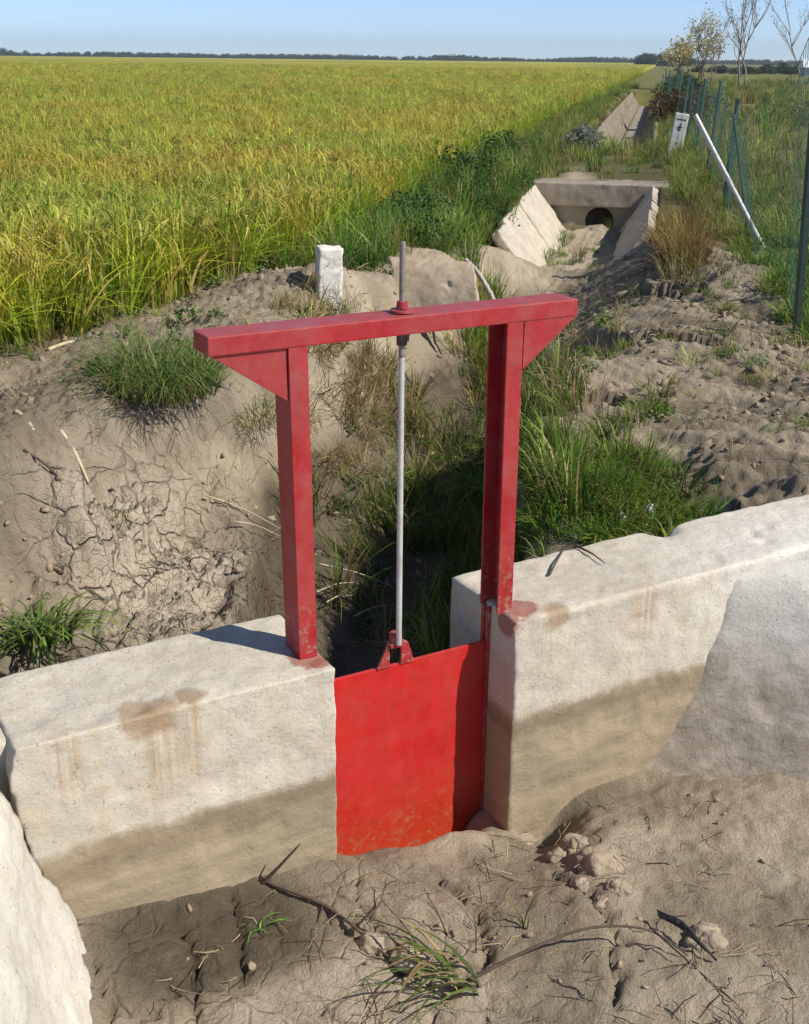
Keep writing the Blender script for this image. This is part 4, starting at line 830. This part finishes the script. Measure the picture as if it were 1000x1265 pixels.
# ------------------------------------------------------------------ wire fence and the leaning pole
GREEN = mat_simple('dark_green_paint', (.012, .035, .032), .4, 0, .25, 25, .1, (.10, .09, .06), .3)
TEAL = mat_simple('faded_green_paint', (.03, .085, .075), .5, 0, .25, 25, .1, (.2, .2, .16), .3)
WIRE = mat_simple('green_wire', (.05, .12, .09), .5, 0, .2, 5, 0)
fe = empty('wire_fence', (2.1, 6.25, 0)); tag(fe, 'long fence of dark green steel posts and thin green wire netting, leaning outward', 'fence')
FY = [6.25, 9.15, 12.08, 15.2, 18.4, 21.6, 24.9, 28.3, 31.8, 35.5, 39.5, 44, 49]
def fxx(y_): return 2.10 + (y_ - 6.25) * (.18 if y_ < 12 else .182)
FP = []
for i, y_ in enumerate(FY):
    x_ = fxx(y_); z_ = zp(x_, y_); hh = [1.75, .92, 1.02, 1.12, 1.1, 1.1, 1.1, 1.15, 1.15, 1.2, 1.2, 1.2, 1.2][i]; ln_ = [-.045, -.25, .04, .07, .05, .0, .08, .03, .09, -.04, .06, .04, .05][i]
    wd = .017 if i not in (1,) else .009
    bm = bmesh.new(); bm_box(bm, (-wd, -wd, -.25), (wd, wd, hh), .004)
    bm_box(bm, (-wd * 1.25, -wd * 1.25, hh - .02), (wd * 1.25, wd * 1.25, hh + .006), .003)
    me = bm_mesh('post', bm); M_ = Matrix.Translation((x_, y_, z_)) @ Matrix.Rotation(R(12), 4, 'Z') @ Matrix(((1, 0, ln_, 0), (0, 1, .02, 0), (0, 0, 1, 0), (0, 0, 0, 1)))
    me.transform(Matrix.Translation((-2.1, -6.25, 0)) @ M_); link('post', me, GREEN if i in (0, 2, 5, 8) else TEAL, fe); FP.append((Vector((x_, y_, z_)), Vector((x_ + ln_ * hh, y_ + .02 * hh, z_ + hh))))
for i in range(len(FP) - 2):
    (a0, a1), (b0, b1) = FP[i], FP[i + 1]; V = []; F = []
    L = (b0 - a0).length; near_ = FY[i] < 20; st = .085 if near_ else .2; m = int(L / st); rows = 12 if near_ else 6
    def NP(s_, t_): 
        p = (a0.lerp(b0, s_)).lerp(a1.lerp(b1, s_), .05 + .9 * t_); sag = 4 * s_ * (1 - s_); p.z -= sag * (.16 if i == 0 else .07) * t_; p.x += .05 * math.sin(7 * s_ + i) * sag; return p
    def wire(pp, r_):
        v_, f_ = tube([tuple(q - Vector((2.1, 6.25, 0))) for q in pp], r_, 3, False); k = sum(len(q) for q in V); V.append(v_); F.extend([[j + k for j in f__] for f__ in f_])
    for j in range(m + 1): wire([NP(j / m, t_) for t_ in np.linspace(0, 1, 5)], .0017 if near_ else .0026)
    for j in range(rows + 1): wire([NP(s_, j / rows) for s_ in np.linspace(0, 1, 9)], .0022 if j in (0, rows) else (.0017 if near_ else .0026))
    link('netting', mesh('netting', np.concatenate(V), F), WIRE, fe)
def ray_at(px, py, y_):
    dd = fw * FPX + cr * (px - 500) - cu * (py - 632.5); t_ = y_ / dd.y; return Vector((0, 0, H)) + dd * t_
GALV = mat_simple('galvanised_tube', (.50, .50, .49), .4, .5, .12, 30, 0, (.3, .3, .3), .2)
p0 = ray_at(956, 331, 8.45); p1 = ray_at(859, 142, 8.75); dv = (p1 - p0)
V, F = tube([tuple(p0 - dv * .06), tuple(p0 + dv * .5), tuple(p1)], .017, 14); tag(link('leaning_pole', mesh('leaning_pole', V, F, smooth=False), GALV), 'loose pale metal pole leaning left out of the fence line', 'pole')

# ------------------------------------------------------------------ trees and bushes further off
def tree(name, x_, y_, h_, seed, label, stems=1, leafn=60, lc=((.16, .15, .05), (.30, .26, .10)), spread=.35, ls=.09, bark=BARK, group=None, up_=.55):
    r = np.random.default_rng(seed); z_ = zp(x_, y_); e = empty(name, (x_, y_, z_)); tag(e, label, 'tree', group); tv = MB(); tips = []
    br = MB()
    def grow(p, d_, L, r0, lev, first):
        pts = [p]; q = p.copy(); dd = d_.copy(); n_ = 5
        for k in range(n_):
            dd = dd + np.array([r.normal(0, .13), r.normal(0, .13), r.normal(0, .05) + .05 * lev]); dd /= np.linalg.norm(dd); q = q + dd * L / n_; pts.append(q)
        v_, f_ = tube(pts, np.linspace(r0, r0 * .45, n_ + 1), 6 if lev < 2 else 3); (tv if first else br).add(v_, f_)
        if lev >= 1: tips.extend(pts[2:])
        if lev < 3:
            for c_ in range(r.integers(3, 5) if lev else r.integers(4, 7)):
                s_ = r.uniform(.35, 1.) if lev else r.uniform(.3, 1.); k = min(n_, int(s_ * n_) + 1); a = r.uniform(0, 6.28); sp = spread * r.uniform(.7, 1.4)
                nd = dd * (1 - sp * .3) + np.array([math.cos(a) * sp, math.sin(a) * sp, up_ * .3]); nd /= np.linalg.norm(nd); grow(pts[k], nd, L * r.uniform(.42, .68), r0 * .5, lev + 1, False)
    for s_ in range(stems):
        a = r.uniform(0, 6.28); lz = .0 if stems == 1 else .22; d0 = np.array([math.cos(a) * lz, math.sin(a) * lz, 1.]); grow(np.array([r.normal(0, .12 * (stems > 1)), r.normal(0, .1 * (stems > 1)), -.1]), d0 / np.linalg.norm(d0), h_ * .58 * r.uniform(.85, 1.05), h_ * .008 + .012, 0, True)
    link('trunk', tv.mesh('trunk', True), bark, e); link('branches', br.mesh('branches', True), bark, e)
    if leafn:
        T_ = np.array(tips); P_ = T_[r.integers(0, len(T_), leafn)] + r.normal(0, ls * .9, (leafn, 3)); d_ = r.normal(0, 1, (leafn, 3)); d_ /= np.linalg.norm(d_, axis=1)[:, None]; s_ = np.cross(d_, r.normal(0, 1, (leafn, 3))); s_ /= np.linalg.norm(s_, axis=1)[:, None]
        V = np.stack([P_, P_ + d_ * ls * .5 + s_ * ls * .3, P_ + d_ * ls, P_ + d_ * ls * .5 - s_ * ls * .3], 1).reshape(-1, 3); k = r.random((leafn, 1)); cc = np.array(lc[0]) * (1 - k) + np.array(lc[1]) * k
        link('foliage', mesh('foliage', V, np.arange(4 * leafn).reshape(-1, 4), np.repeat(cc, 4, 0)), LEAF, e)
    return e
PB = mat_simple('pale_bark', (.25, .22, .19), .9, 0, .25, 12, .3)
tree('bare_tree', 22.6, 72., 5.2, 41, 'bare pale tree standing alone at the right with a thick trunk', 1, 120, spread=.42, bark=PB)
tree('bare_tree', 17.6, 66., 5.4, 42, 'tallest thin tree with nearly bare upright stems beside the alone standing one', 3, 420, lc=((.10, .11, .04), (.22, .20, .08)), spread=.32, bark=PB)
tree('bare_tree', 18.6, 70., 4.0, 47, 'shorter bare sapling just right of the tallest thin tree', 1, 150, spread=.3, bark=PB)
tree('yellowing_shrub', 15.2, 64., 3.6, 43, 'tall tan and green shrub left of the bare trees', 4, 1200, lc=((.36, .38, .14), (.62, .56, .30)), spread=.5, ls=.13)
tree('yellowing_shrub', 13.6, 64., 2.7, 44, 'low tan shrub at the left end of the tree group', 4, 1100, lc=((.38, .36, .16), (.62, .54, .30)), spread=.6, ls=.13)
def bush(name, x_, y_, rad, h_, n, ls, c, seed, label, cat='bush'):
    V, F, C = leafy(seed, n, rad, h_, ls, c); V = V + np.array([x_, y_, zp(x_, y_)]); return tag(link(name, mesh(name, V, F, C), LEAF), label, cat)
bush('dark_bush', 8.1, 37., .6, 1.1, 2400, .09, ((.03, .06, .02), (.08, .14, .045)), 51, 'dark green bush at the far end of the canal beside the fence')
bush('brown_bush', 6.15, 28., .75, .75, 2400, .08, ((.10, .045, .02), (.24, .12, .06)), 52, 'rust brown dry bush behind the slim white post')
bush('green_bush', 7.4, 33., .5, .9, 1500, .09, ((.03, .06, .015), (.09, .13, .03)), 53, 'small green bush between the dark bush and the rust brown one')
bush('green_bush', .62, 13.6, .42, .42, 1500, .045, ((.05, .11, .02), (.12, .24, .05)), 54, 'round dark green weed bush left of the culvert headwall')
bush('green_bush', .05, 10.5, .36, .38, 1800, .038, ((.045, .11, .03), (.11, .23, .055)), 57, 'bluish green weed bush at the rice edge nearest the boundary stone')
bush('green_bush', 1.25, 16.8, .36, .42, 1200, .05, ((.04, .09, .02), (.10, .20, .04)), 55, 'dark weed bush at the rice edge beyond the culvert')
bush('pale_weed', 2.75, 19.3, .30, .4, 1600, .05, ((.20, .22, .17), (.42, .42, .36)), 56, 'whitish flowering weed left of the far canal', 'weed')

x, y = region(90, 1.2, 2.4, 10.5, 13.9, lambda x, y: (np.abs(x - canal_c(y)) < .5) * .6, 36); cover('canal_floor_grass', x, y, .3, .7, gv_green + gv_tall[:2], 'grass sprouting from the silt on the small canal floor', 36)
# far belt of woods along the horizon, one mass
FARL = mat_leaf('far_leaves', .2, .3)
crowns = [leafy(60 + i, 420, 2.2, 5., .75, ((.03, .05, .025), (.06, .10, .04))) for i in range(4)]
r_ = np.random.default_rng(61); m = 2600
fx_ = r_.uniform(-430, 330, m); fy_ = 760 + r_.normal(0, 25, m) + .02 * fx_; sc_ = r_.uniform(.3, .72, m) * (1 + .35 * fbm2(fx_, fy_ * 0, .02, 3))
for (cx_, w_, k_) in ((-258, 8, 1.7), (-245, 3, 1.2), (-140, 5, 1.2)): sc_ = sc_ * (1 + (k_ - 1) * np.exp(-((fx_ - cx_) / w_) ** 2))
scatter('far_woods', np.stack([fx_, fy_, np.zeros(m) - .5], 1), sc_, crowns, FARL, 'thin dark line of distant woods along the flat horizon', tilt=.05, seed=62)
m = 46; a_ = r_.uniform(-1, 1, m)
scatter('far_grove', np.stack([78 + a_ * 7.5, 385 + r_.normal(0, 4, m), np.zeros(m) - .5], 1), r_.uniform(.55, .85, m), crowns, FARL, 'compact dark grove on the horizon left of the shrubs', tilt=.05, seed=63)
m = 300; fx_ = r_.uniform(38, 120, m); k_ = np.clip((fx_ - 45) / 40, 0, 1)
scatter('far_hedge', np.stack([fx_, 165 + r_.normal(0, 8, m), np.zeros(m) - .5], 1), (.25 + .42 * k_) * r_.uniform(.7, 1.2, m), crowns, FARL, 'dark bluish belt of trees at the right end of the horizon', tilt=.05, seed=64)
wh = empty('farm_shed', (45.6, 135., 0), R(-10)); tag(wh, 'tiny white roofed farm shed in front of the dark tree belt', 'shed')
SHW = mat_simple('white_sheet', (.78, .80, .82), .5, 0, .05, 2, 0)
bm = bmesh.new(); bm_box(bm, (-3.2, -2, 0), (3.2, 2, .9)); link('wall', bm_mesh('w', bm), mat_simple('shed_grey', (.45, .46, .47), .8, 0, .1, 2, 0), wh)
bm = bmesh.new(); bm_prism(bm, [(-2.2, .9), (0, 1.8), (2.2, .9)], 0, -3.4, 3.4); link('roof', bm_mesh('r', bm), SHW, wh)
HB = mat_simple('hill_scrub', (.05, .075, .045), .95, 0, .3, .05, 0)
hx = np.linspace(-900, 1500, 90); hy = np.linspace(0, 1, 10); A_, B_ = np.meshgrid(hx, hy); hz = (10 + 8 * fbm2(A_, A_ * 0, .004, 3)) * sstep(350, 800, A_) * np.sin(B_ * math.pi) - 2
I = np.arange(A_.size).reshape(A_.shape); F = np.stack([I[:-1, :-1], I[:-1, 1:], I[1:, 1:], I[1:, :-1]], -1).reshape(-1, 4)
tag(link('hills', mesh('hills', np.stack([A_, 1200 + 300 * B_, hz], -1).reshape(-1, 3), F, smooth=True), HB), kind='structure')

# ------------------------------------------------------------------ single plants near the gate
def plant(name, x_, y_, variant, label, cat, z=None, rz=0., s_=1., mat=LEAF, group=None):
    V, F, C = variant; o = link(name, mesh(name, V, F, C), mat); o.location = (x_, y_, zp(x_, y_) if z is None else z); o.rotation_euler = (0, 0, rz); o.scale = (s_,) * 3; return tag(o, label, cat, group)
big = join([tuft(201, 1000, .25, .35, .0055, (.3, 1.3), dry=.06, cb=(.07, .13, .03), ct=(.27, .48, .10)), tuft(202, 120, .30, .20, .005, (.5, 1.4), dry=.75, **G3)])
plant('grass_tuft', -1.07, 5.0, big, 'big bushy green grass clump on the left bank', 'grass clump')
plant('grass_tuft', -.70, 5.35, join([tuft(203, 150, .18, .2, .005, (.5, 1.4), dry=.7, **G3), tuft(204, 50, .13, .2, .005, (.3, 1.2), dry=.1, **G2)]), 'fading half dry grass clump right of the big green one', 'grass clump')
plant('grass_tuft', -1.17, 3.40, tuft(205, 130, .10, .22, .010, (.6, 1.5), dry=.05, cb=(.05, .10, .02), ct=(.20, .38, .06), droop=1.1), 'bright green broad bladed tuft in the hollow behind the left wall', 'grass clump', -.42)
plant('grass_tuft', -1.14, 4.25, tuft(206, 60, .10, .10, .004, (.5, 1.4), dry=.3, cb=(.06, .07, .02), ct=(.15, .19, .06)), 'thin low greyish tuft on the cracked mud left', 'grass clump')
plant('grass_tuft', .0, 5.55, tuft(207, 34, .05, .40, .008, (.3, .8), dry=.3, cb=(.07, .09, .02), ct=(.30, .33, .06)), 'lone upright yellow green tuft in the ditch left of the rod', 'grass clump')
plant('grass_tuft', .34, 5.15, tuft(208, 34, .07, .36, .007, (.3, 1.0), dry=.4, cb=(.07, .09, .02), ct=(.22, .26, .06)), 'straggly pale tuft in the ditch right of the rod', 'grass clump')
plant('grass_tuft', 1.16, 5.2, tuft(209, 70, .09, .16, .005, (.3, 1.2), dry=.1, **G2), 'small fresh green tuft on the right bank nearest the wall', 'grass clump')
plant('grass_tuft', 1.06, 4.98, tuft(210, 60, .08, .13, .005, (.3, 1.2), dry=.1, **G2), 'low green tuft just below the fresh one on the right bank', 'grass clump')
plant('grass_tuft', 1.36, 5.5, tuft(211, 44, .08, .12, .005, (.3, 1.2), dry=.3, **G2), 'sparse green tuft highest of three on the right bank', 'grass clump')
plant('dry_weed', .74, 5.0, tuft(212, 46, .14, .30, .005, (.2, 1.2), dry=.9, **G3), 'dry straw coloured weed stalks right of the right gate post', 'weed')
x, y = region(90, -2.0, 2.0, 4.2, 8.4, lambda x, y: (toUV(x, y)[1] > .6) * (np.abs(x - .3) > .35) * .55, 33); cover('broadleaf_weeds', x, y, .35, .8, [leafy(330 + i, 60, .10, .14, .045, ((.05, .10, .02), (.12, .22, .04))) for i in range(4)], 'low broad leaved weeds dotted over the banks', 33)
x, y = region(260, -2.2, 2.2, 4.0, 9., lambda x, y: (toUV(x, y)[1] > .6) * (fbm2(x, y, 1.6, 2, .5, 31.) > .05) * .8, 34); cover('dead_stems', x, y, .5, 1.1, [tuft(340 + i, 9, .06, .30, .0035, (.3, 1.6), dry=1., cvar=.3, dryc=(.40, .32, .18), **{'cb': (.2, .15, .08), 'ct': (.4, .3, .15)}) for i in range(5)], 'thin dead stems standing in the banks', 34, .3)
x, y = region(60, -.5, .75, 1.7, 2.5, lambda x, y: (toUV(x, y)[1] < -.1) * (np.abs(toUV(x, y)[0] - .15) < .4) * .8, 37); cover('mud_stalks', x, y, .25, .55, [tuft(350 + i, 3, .05, .30, .0045, (.2, 1.3), dry=1., dryc=(.16, .12, .08), **{'cb': (.2, .15, .08), 'ct': (.4, .3, .15)}) for i in range(5)], 'thin brown stalks poking out of the mud before the gate', 37, .3)
plant('dry_weed', 1.75, 7.55, tuft(213, 90, .14, .3, .005, (.3, 1.1), dry=.6, **G3), 'tan dry grass clump at the foot of the right bank ridge', 'weed')
STRAW = mat_simple('straw', (.50, .43, .28), .7, 0, .2, 20, 0)
TWIG = mat_simple('dead_twig', (.10, .07, .05), .9, 0, .3, 30, .2)
GSTEM = mat_simple('green_stem', (.10, .14, .04), .6, 0, .3, 20, 0)
def stick(name, pts, r0, mat, label, cat='twig', forks=(), r1=.35):
    P_ = np.array(pts, float); t_ = np.linspace(0, 1, len(P_)); tt = np.linspace(0, 1, 4 * len(P_)); Q = np.stack([np.interp(tt, t_, P_[:, k]) for k in range(3)], 1)
    for _ in range(4): Q[1:-1] = (Q[:-2] + 2 * Q[1:-1] + Q[2:]) / 4
    mb = MB(); v_, f_ = tube(Q, np.linspace(r0, r0 * r1, len(Q)), 6); mb.add(v_, f_)
    for fk in forks: v_, f_ = tube(fk, np.linspace(r0 * .55, r0 * .2, len(fk)), 5); mb.add(v_, f_)
    return tag(link(name, mb.mesh(name, True), mat), label, cat)
def gp(px, py, dz=0.):
    """point of the ground seen at a photo pixel (found by marching), lifted by dz"""
    dd = fw * FPX + cr * (px - 500) - cu * (py - 632.5); dd.normalize(); t_ = 1.4
    while t_ < 60:
        p = Vector((0, 0, H)) + dd * t_
        if p.z < zp(p.x, p.y): break
        t_ += .01 + t_ * .002
    return (p.x, p.y, p.z + dz)
stick('dead_twig', [gp(322, 1092, -.004), tuple(Vector(gp(322, 1092)) + Vector((.048, -.012, .06))), tuple(Vector(gp(322, 1092)) + Vector((.102, -.02, .135)))], .006, TWIG, 'short dark twig standing up from the mud against the left wall')
stick('dead_root', [gp(322, 1088, .004), gp(400, 1120, .012), gp(440, 1150, .01), gp(480, 1190, .012), gp(520, 1200, .006)], .006, TWIG, 'dark crooked root lying across the front mud', 'root', [[gp(400, 1120, .01), gp(388, 1160, .006)], [gp(440, 1150, .01), gp(470, 1130, .03), gp(478, 1105, .05)]])
stick('bent_stem', [gp(560, 1226, .01), gp(640, 1200, .05), gp(720, 1180, .085), gp(800, 1170, .06), gp(850, 1185, .01)], .005, TWIG, 'long dark dry stem arching over the front mud to the right', 'stem', [[gp(800, 1170, .058), gp(870, 1210, .01), gp(905, 1240, .006)]])
for i, (a, b, c_, lb) in enumerate((((588, 1180), (582, 1120), (584, 1070), 'thin upright dry stalk right of middle in the front mud'), ((520, 1170), (495, 1120), (470, 1075), 'thin dry stalk slanting left in the front mud'), ((555, 1160), (540, 1110), (525, 1085), 'short dry stalk between the slanting stalk and the upright one'))):
    base = Vector(gp(*a, -.005)); top = base + Vector((((c_[0] - a[0]) / 560.), .03, .11)); stick('dry_stalk', [tuple(base), tuple(base.lerp(top, .5) + Vector((.004, 0, .004))), tuple(top)], .0028, TWIG, lb, 'stalk')
rs_ = np.random.default_rng(220); nb_ = 24; spb = disc(nb_, .085, rs_)[0] * np.array([1.4, .7, 1]) + np.array([0, 0, .004])
spr = blades(nb_, spb, rs_.uniform(.10, .20, nb_), rs_.uniform(1.2, 1.7, nb_), rs_.uniform(.006, .010, nb_), math.pi + rs_.normal(.1, .6, nb_), 6, .66, (.05, .08, .02), (.16, .25, .06), .3, rs=rs_, dry=.25)
plant('grass_tuft', *gp(560, 1222)[:2], spr, 'sprawling green and tan grass at the bottom edge of the photo', 'grass clump')
plant('grass_sprout', *gp(648, 1150)[:2], tuft(221, 4, .012, .12, .006, (.2, .5), dry=0, **G2), 'few green blades rising right of the mud stalks', 'grass clump')
plant('grass_sprout', *gp(322, 1150)[:2], tuft(222, 9, .02, .07, .005, (.5, 1.3), dry=0, cb=(.06, .12, .02), ct=(.18, .34, .05)), 'tiny fresh green sprout on the dark mud slab', 'grass clump')
plant('grass_sprout', *gp(725, 1235)[:2], tuft(223, 4, .015, .15, .005, (.1, .4), dry=0, cb=(.03, .06, .012), ct=(.06, .13, .03)), 'dark green blades at the lower right of the front mud', 'grass clump')
LEAFD = mat_simple('dead_leaf', (.045, .045, .05), .6, 0, .3, 30, .2)
a_, b_ = Vector(gp(812, 1146, .034)), Vector(gp(884, 1192, .008)); V = []; F = []; nl = 9
for k in range(nl):
    t_ = k / (nl - 1); c_ = a_.lerp(b_, t_) + Vector((0, 0, .014 * math.sin(t_ * 3.1))); wd = .022 * math.sin(math.pi * min(1, t_ * .9 + .08)) ** .8 + .001
    for q in range(5):
        o_ = (q - 2) / 2; V.append(tuple(c_ + Vector((-.38, .80, .25)) * wd * o_ + Vector((0, 0, .012 * o_ * o_ + .004 * math.sin(9 * t_ + 3 * o_)))))
F = [[k * 5 + q, k * 5 + q + 1, k * 5 + q + 6, k * 5 + q + 5] for k in range(nl - 1) for q in range(4)]
lm = mesh('dead_leaf', V, F, smooth=True); bm = bmesh.new(); bm.from_mesh(lm); bmesh.ops.solidify(bm, geom=bm.faces[:], thickness=.0012); tag(link('dead_leaf', bm_mesh('dead_leaf', bm, True), LEAFD), 'curled dark dead leaf beside the mud lump at lower right', 'leaf')
# straw blades fallen in the ditch, twigs on the banks
for i, (a, b, dz, lb) in enumerate((((395, 722), (492, 752), .10, 'longest pale straw blade fallen in the ditch by the rod'), ((392, 755), (442, 742), .09, 'shorter straw blade under the longest one in the ditch'), ((438, 782), (484, 768), .08, 'bright straw blade just above the gate leaf'), ((404, 765), (436, 756), .08, 'faint straw blade near the left post foot'), ((255, 628), (346, 668), .06, 'upper of two straws reaching left of the left post'), ((290, 660), (346, 678), .06, 'lower of two straws reaching left of the left post'), ((395, 497), (470, 470), .05, 'bleached reed lying slantwise behind the left post'))):
    p, q = Vector(gp(*a, dz)), Vector(gp(*b, dz)); stick('straw_blade', [tuple(p), tuple(p.lerp(q, .5) + Vector((0, 0, .02))), tuple(q)], .004, STRAW, lb, 'straw')
for a, b, r__, lb in (((75, 535), (110, 600), .010, 'pale stick leaning on the left bank'), ((20, 512), (42, 535), .012, 'short pale stick highest on the left bank'), ((30, 560), (80, 600), .006, 'thin root hanging from the left bank'), ((55, 700), (130, 745), .005, 'dark root line across the cracked mud'), ((60, 435), (92, 424), .012, 'pale stick lying at the foot of the rice')):
    p, q = Vector(gp(*a, .012)), Vector(gp(*b, .012)); stick('stick', [tuple(p), tuple(p.lerp(q, .45) + Vector((.01, 0, .008))), tuple(q)], r__, STRAW if 'pale' in lb else TWIG, lb, 'stick', r1=.6)
for (a, b, lb) in (((679, 710), (699, 676), 'dark twig standing on the right wall top edge'), ((716, 676), (748, 696), 'dark twig lying on the right wall top')):
    dd0 = fw * FPX + cr * (a[0] - 500) - cu * (a[1] - 632.5); dd1 = fw * FPX + cr * (b[0] - 500) - cu * (b[1] - 632.5); p = Vector((0, 0, H)) + dd0 * (-(H - .006) / dd0.z); q = Vector((0, 0, H)) + dd1 * (-(H - .008) / dd1.z)
    stick('dead_twig', [tuple(p), tuple(p.lerp(q, .5) + Vector((0, 0, .006))), tuple(q)], .004, TWIG, lb)
# lumps and rubbish
MUDL = mat_simple('dry_mud_lump', (.36, .295, .215), .95, 0, .25, 40, 1., (.25, .19, .13), .5, 22.)
for i, (px, py, sx, lb) in enumerate((((740), 1075, .050, 'largest crumbly mud clod below the right wall'), (712, 1048, .034, 'mud clod touching the hole under the right wall'), (690, 1062, .026, 'small pale mud clod nearest the gate'), (762, 1100, .026, 'mud clod right of the largest one'), (745, 1120, .022, 'small clod below the largest one'), (720, 1098, .024, 'small clod left below the largest one'), (872, 1165, .040, 'single mud lump at lower right by the dead leaf'), (505, 1190, .035, 'crumbly lump among the stalks in the front'), (460, 1170, .032, 'flat pale lump left of the stalks'))):
    p = gp(px, py); rock('mud_clod', (p[0], p[1], p[2] + sx * .25), (sx * 1.1, sx, sx * .7), 3.1 * i + 1, MUDL, lb, 'mud clod', 4, .34, 'mud clods in the channel')
RAG = mat_simple('pale_plastic', (.62, .68, .70), .5, 0, .15, 20, .3)
for i, (px, py, s_, lb) in enumerate(((765, 650, .022, 'scrap of white rubbish in the grass behind the right wall, left one'), (800, 640, .026, 'scrap of bluish white rubbish in the grass behind the right wall, right one'))):
    p = gp(px, py); rock('rubbish_scrap', (p[0], p[1], p[2] + .03), (s_, s_ * .6, s_ * .9), 5 + i, RAG, lb, 'rubbish', 3, .5)

def lit(seed, n=5):
    r = np.random.default_rng(seed); mb_v = []; mb_f = []; k = 0; cc = []
    for i in range(n):
        a = r.uniform(0, 6.28); L = r.uniform(.04, .16); p = np.array([r.normal(0, .05), r.normal(0, .05), .006]); d_ = np.array([math.cos(a), math.sin(a), r.normal(.03, .06)]); q = p + d_ * L * .5 + np.array([r.normal(0, .01), r.normal(0, .01), .008]); e_ = p + d_ * L
        v_, f_ = tube([p, q, e_], [.0022, .002, .0012], 4, False); mb_v.append(v_); mb_f.append(np.array(f_) + k); k += len(v_); c_ = np.array([.50, .42, .27]) if r.random() < .7 else np.array([.13, .09, .06]); cc.append(np.broadcast_to(c_ * r.uniform(.7, 1.1), (len(v_), 3)))
    return np.concatenate(mb_v), np.concatenate(mb_f), np.concatenate(cc)
def fl_(x, y):
    u, v = toUV(x, y); return (v > .4) * (np.abs(fbm2(x, y, 1.4, 2)) * .9 + .12)
x, y = region(620, -2.2, 2.0, 3.0, 8.6, fl_, 71); cover('straw_litter', x, y, .5, 1.1, [lit(180 + i) for i in range(6)], 'bits of dead straw and root strewn on the dry banks', 71, .1, .004)
x, y = region(300, -.7, 1.0, 1.6, 2.9, lambda x, y: (toUV(x, y)[1] < -.06) * (np.abs(toUV(x, y)[0] - .2) < .8) * .6, 72); cover('mud_litter', x, y, .25, .8, [lit(190 + i, 3) for i in range(5)], 'scraps of dead stalk on the mud before the gate', 72, .1, .002)
def peb(seed):
    bm = bmesh.new(); bmesh.ops.create_icosphere(bm, subdivisions=1 if seed > 2 else 2, radius=1.); c = np.array([v.co[:] for v in bm.verts]); f = np.array([[v.index for v in q.verts] for q in bm.faces]); bm.free()
    c *= (1 + .6 * fbm(c, 1.1, 3, .6, seed))[:, None]; c *= np.array([1.15, .8, .55]) * .016; return c, f, np.broadcast_to(np.array([.40, .32, .23]), (len(c), 3))
SOILC = mat_simple('crumbs', (.31, .245, .17), .95, 0, .3, 60, .6)
def crumbs(name, x, y, s0, s1, label, seed):
    r = np.random.default_rng(seed); return scatter(name, np.stack([x, y, zat(x, y) + .002], 1), s0 + (s1 - s0) * r.random(len(x)) ** 3, [peb(3. * i + 1) for i in range(5)], SOILC, label, tilt=.6, seed=seed)
x, y = region(5200, -2.2, 2.1, 3.0, 8.6, lambda x, y: (toUV(x, y)[1] > .36) * (.2 + .8 * sstep(.05, .5, fbm2(x, y, 1.9, 3, .5, 6.))), 73); crumbs('soil_crumbs', x, y, .18, 1.7, 'loose crumbs and clods of dry soil on the banks', 73)
x, y = region(900, .7, 2.3, 4.0, 9.6, lambda x, y: (x > .72 + .12 * (y - 6)) * (toUV(x, y)[1] > .5) * (x < 2.0 + .1 * (y - 5)) * (.05 + .95 * (fbm2(x, y, 1.6, 3, .5, 16.) > .12)), 75)
scatter('bank_clods', np.stack([x, y, zat(x, y) - .006], 1), .5 + 2.3 * rng.random(len(x)) ** 4, [peb(5. * i + 2) for i in range(6)], mat_simple('bank_clod_soil', (.25, .20, .145), .95, 0, .35, 50, .8), 'broken clods of grey brown earth on the right bank', tilt=.5, seed=75)
x, y = region(500, -.7, 1.1, 1.6, 2.95, lambda x, y: (toUV(x, y)[1] < -.01) * (np.abs(toUV(x, y)[0] - .25) < .8) * (.12 + .8 * sstep(.0, .5, fbm2(x, y, 4., 3, .5, 6.))), 74); crumbs('mud_crumbs', x, y, .12, .75, 'small crumbs of dried mud on the channel floor', 74)

# ------------------------------------------------------------------ the air over the plain
m, nt, b, out = newmat('haze_air'); nt.nodes.clear(); out = nt.nodes.new('ShaderNodeOutputMaterial'); pv = nt.nodes.new('ShaderNodeVolumePrincipled')
pv.inputs['Color'].default_value = (.76, .88, 1., 1); pv.inputs['Density'].default_value = .0004; pv.inputs['Anisotropy'].default_value = .2; nt.links.new(pv.outputs[0], out.inputs['Volume'])
bm = bmesh.new(); bm_box(bm, (-1950, -140, -4), (1950, 2250, 32)); tag(link('haze', bm_mesh('haze', bm), m), kind='stuff')
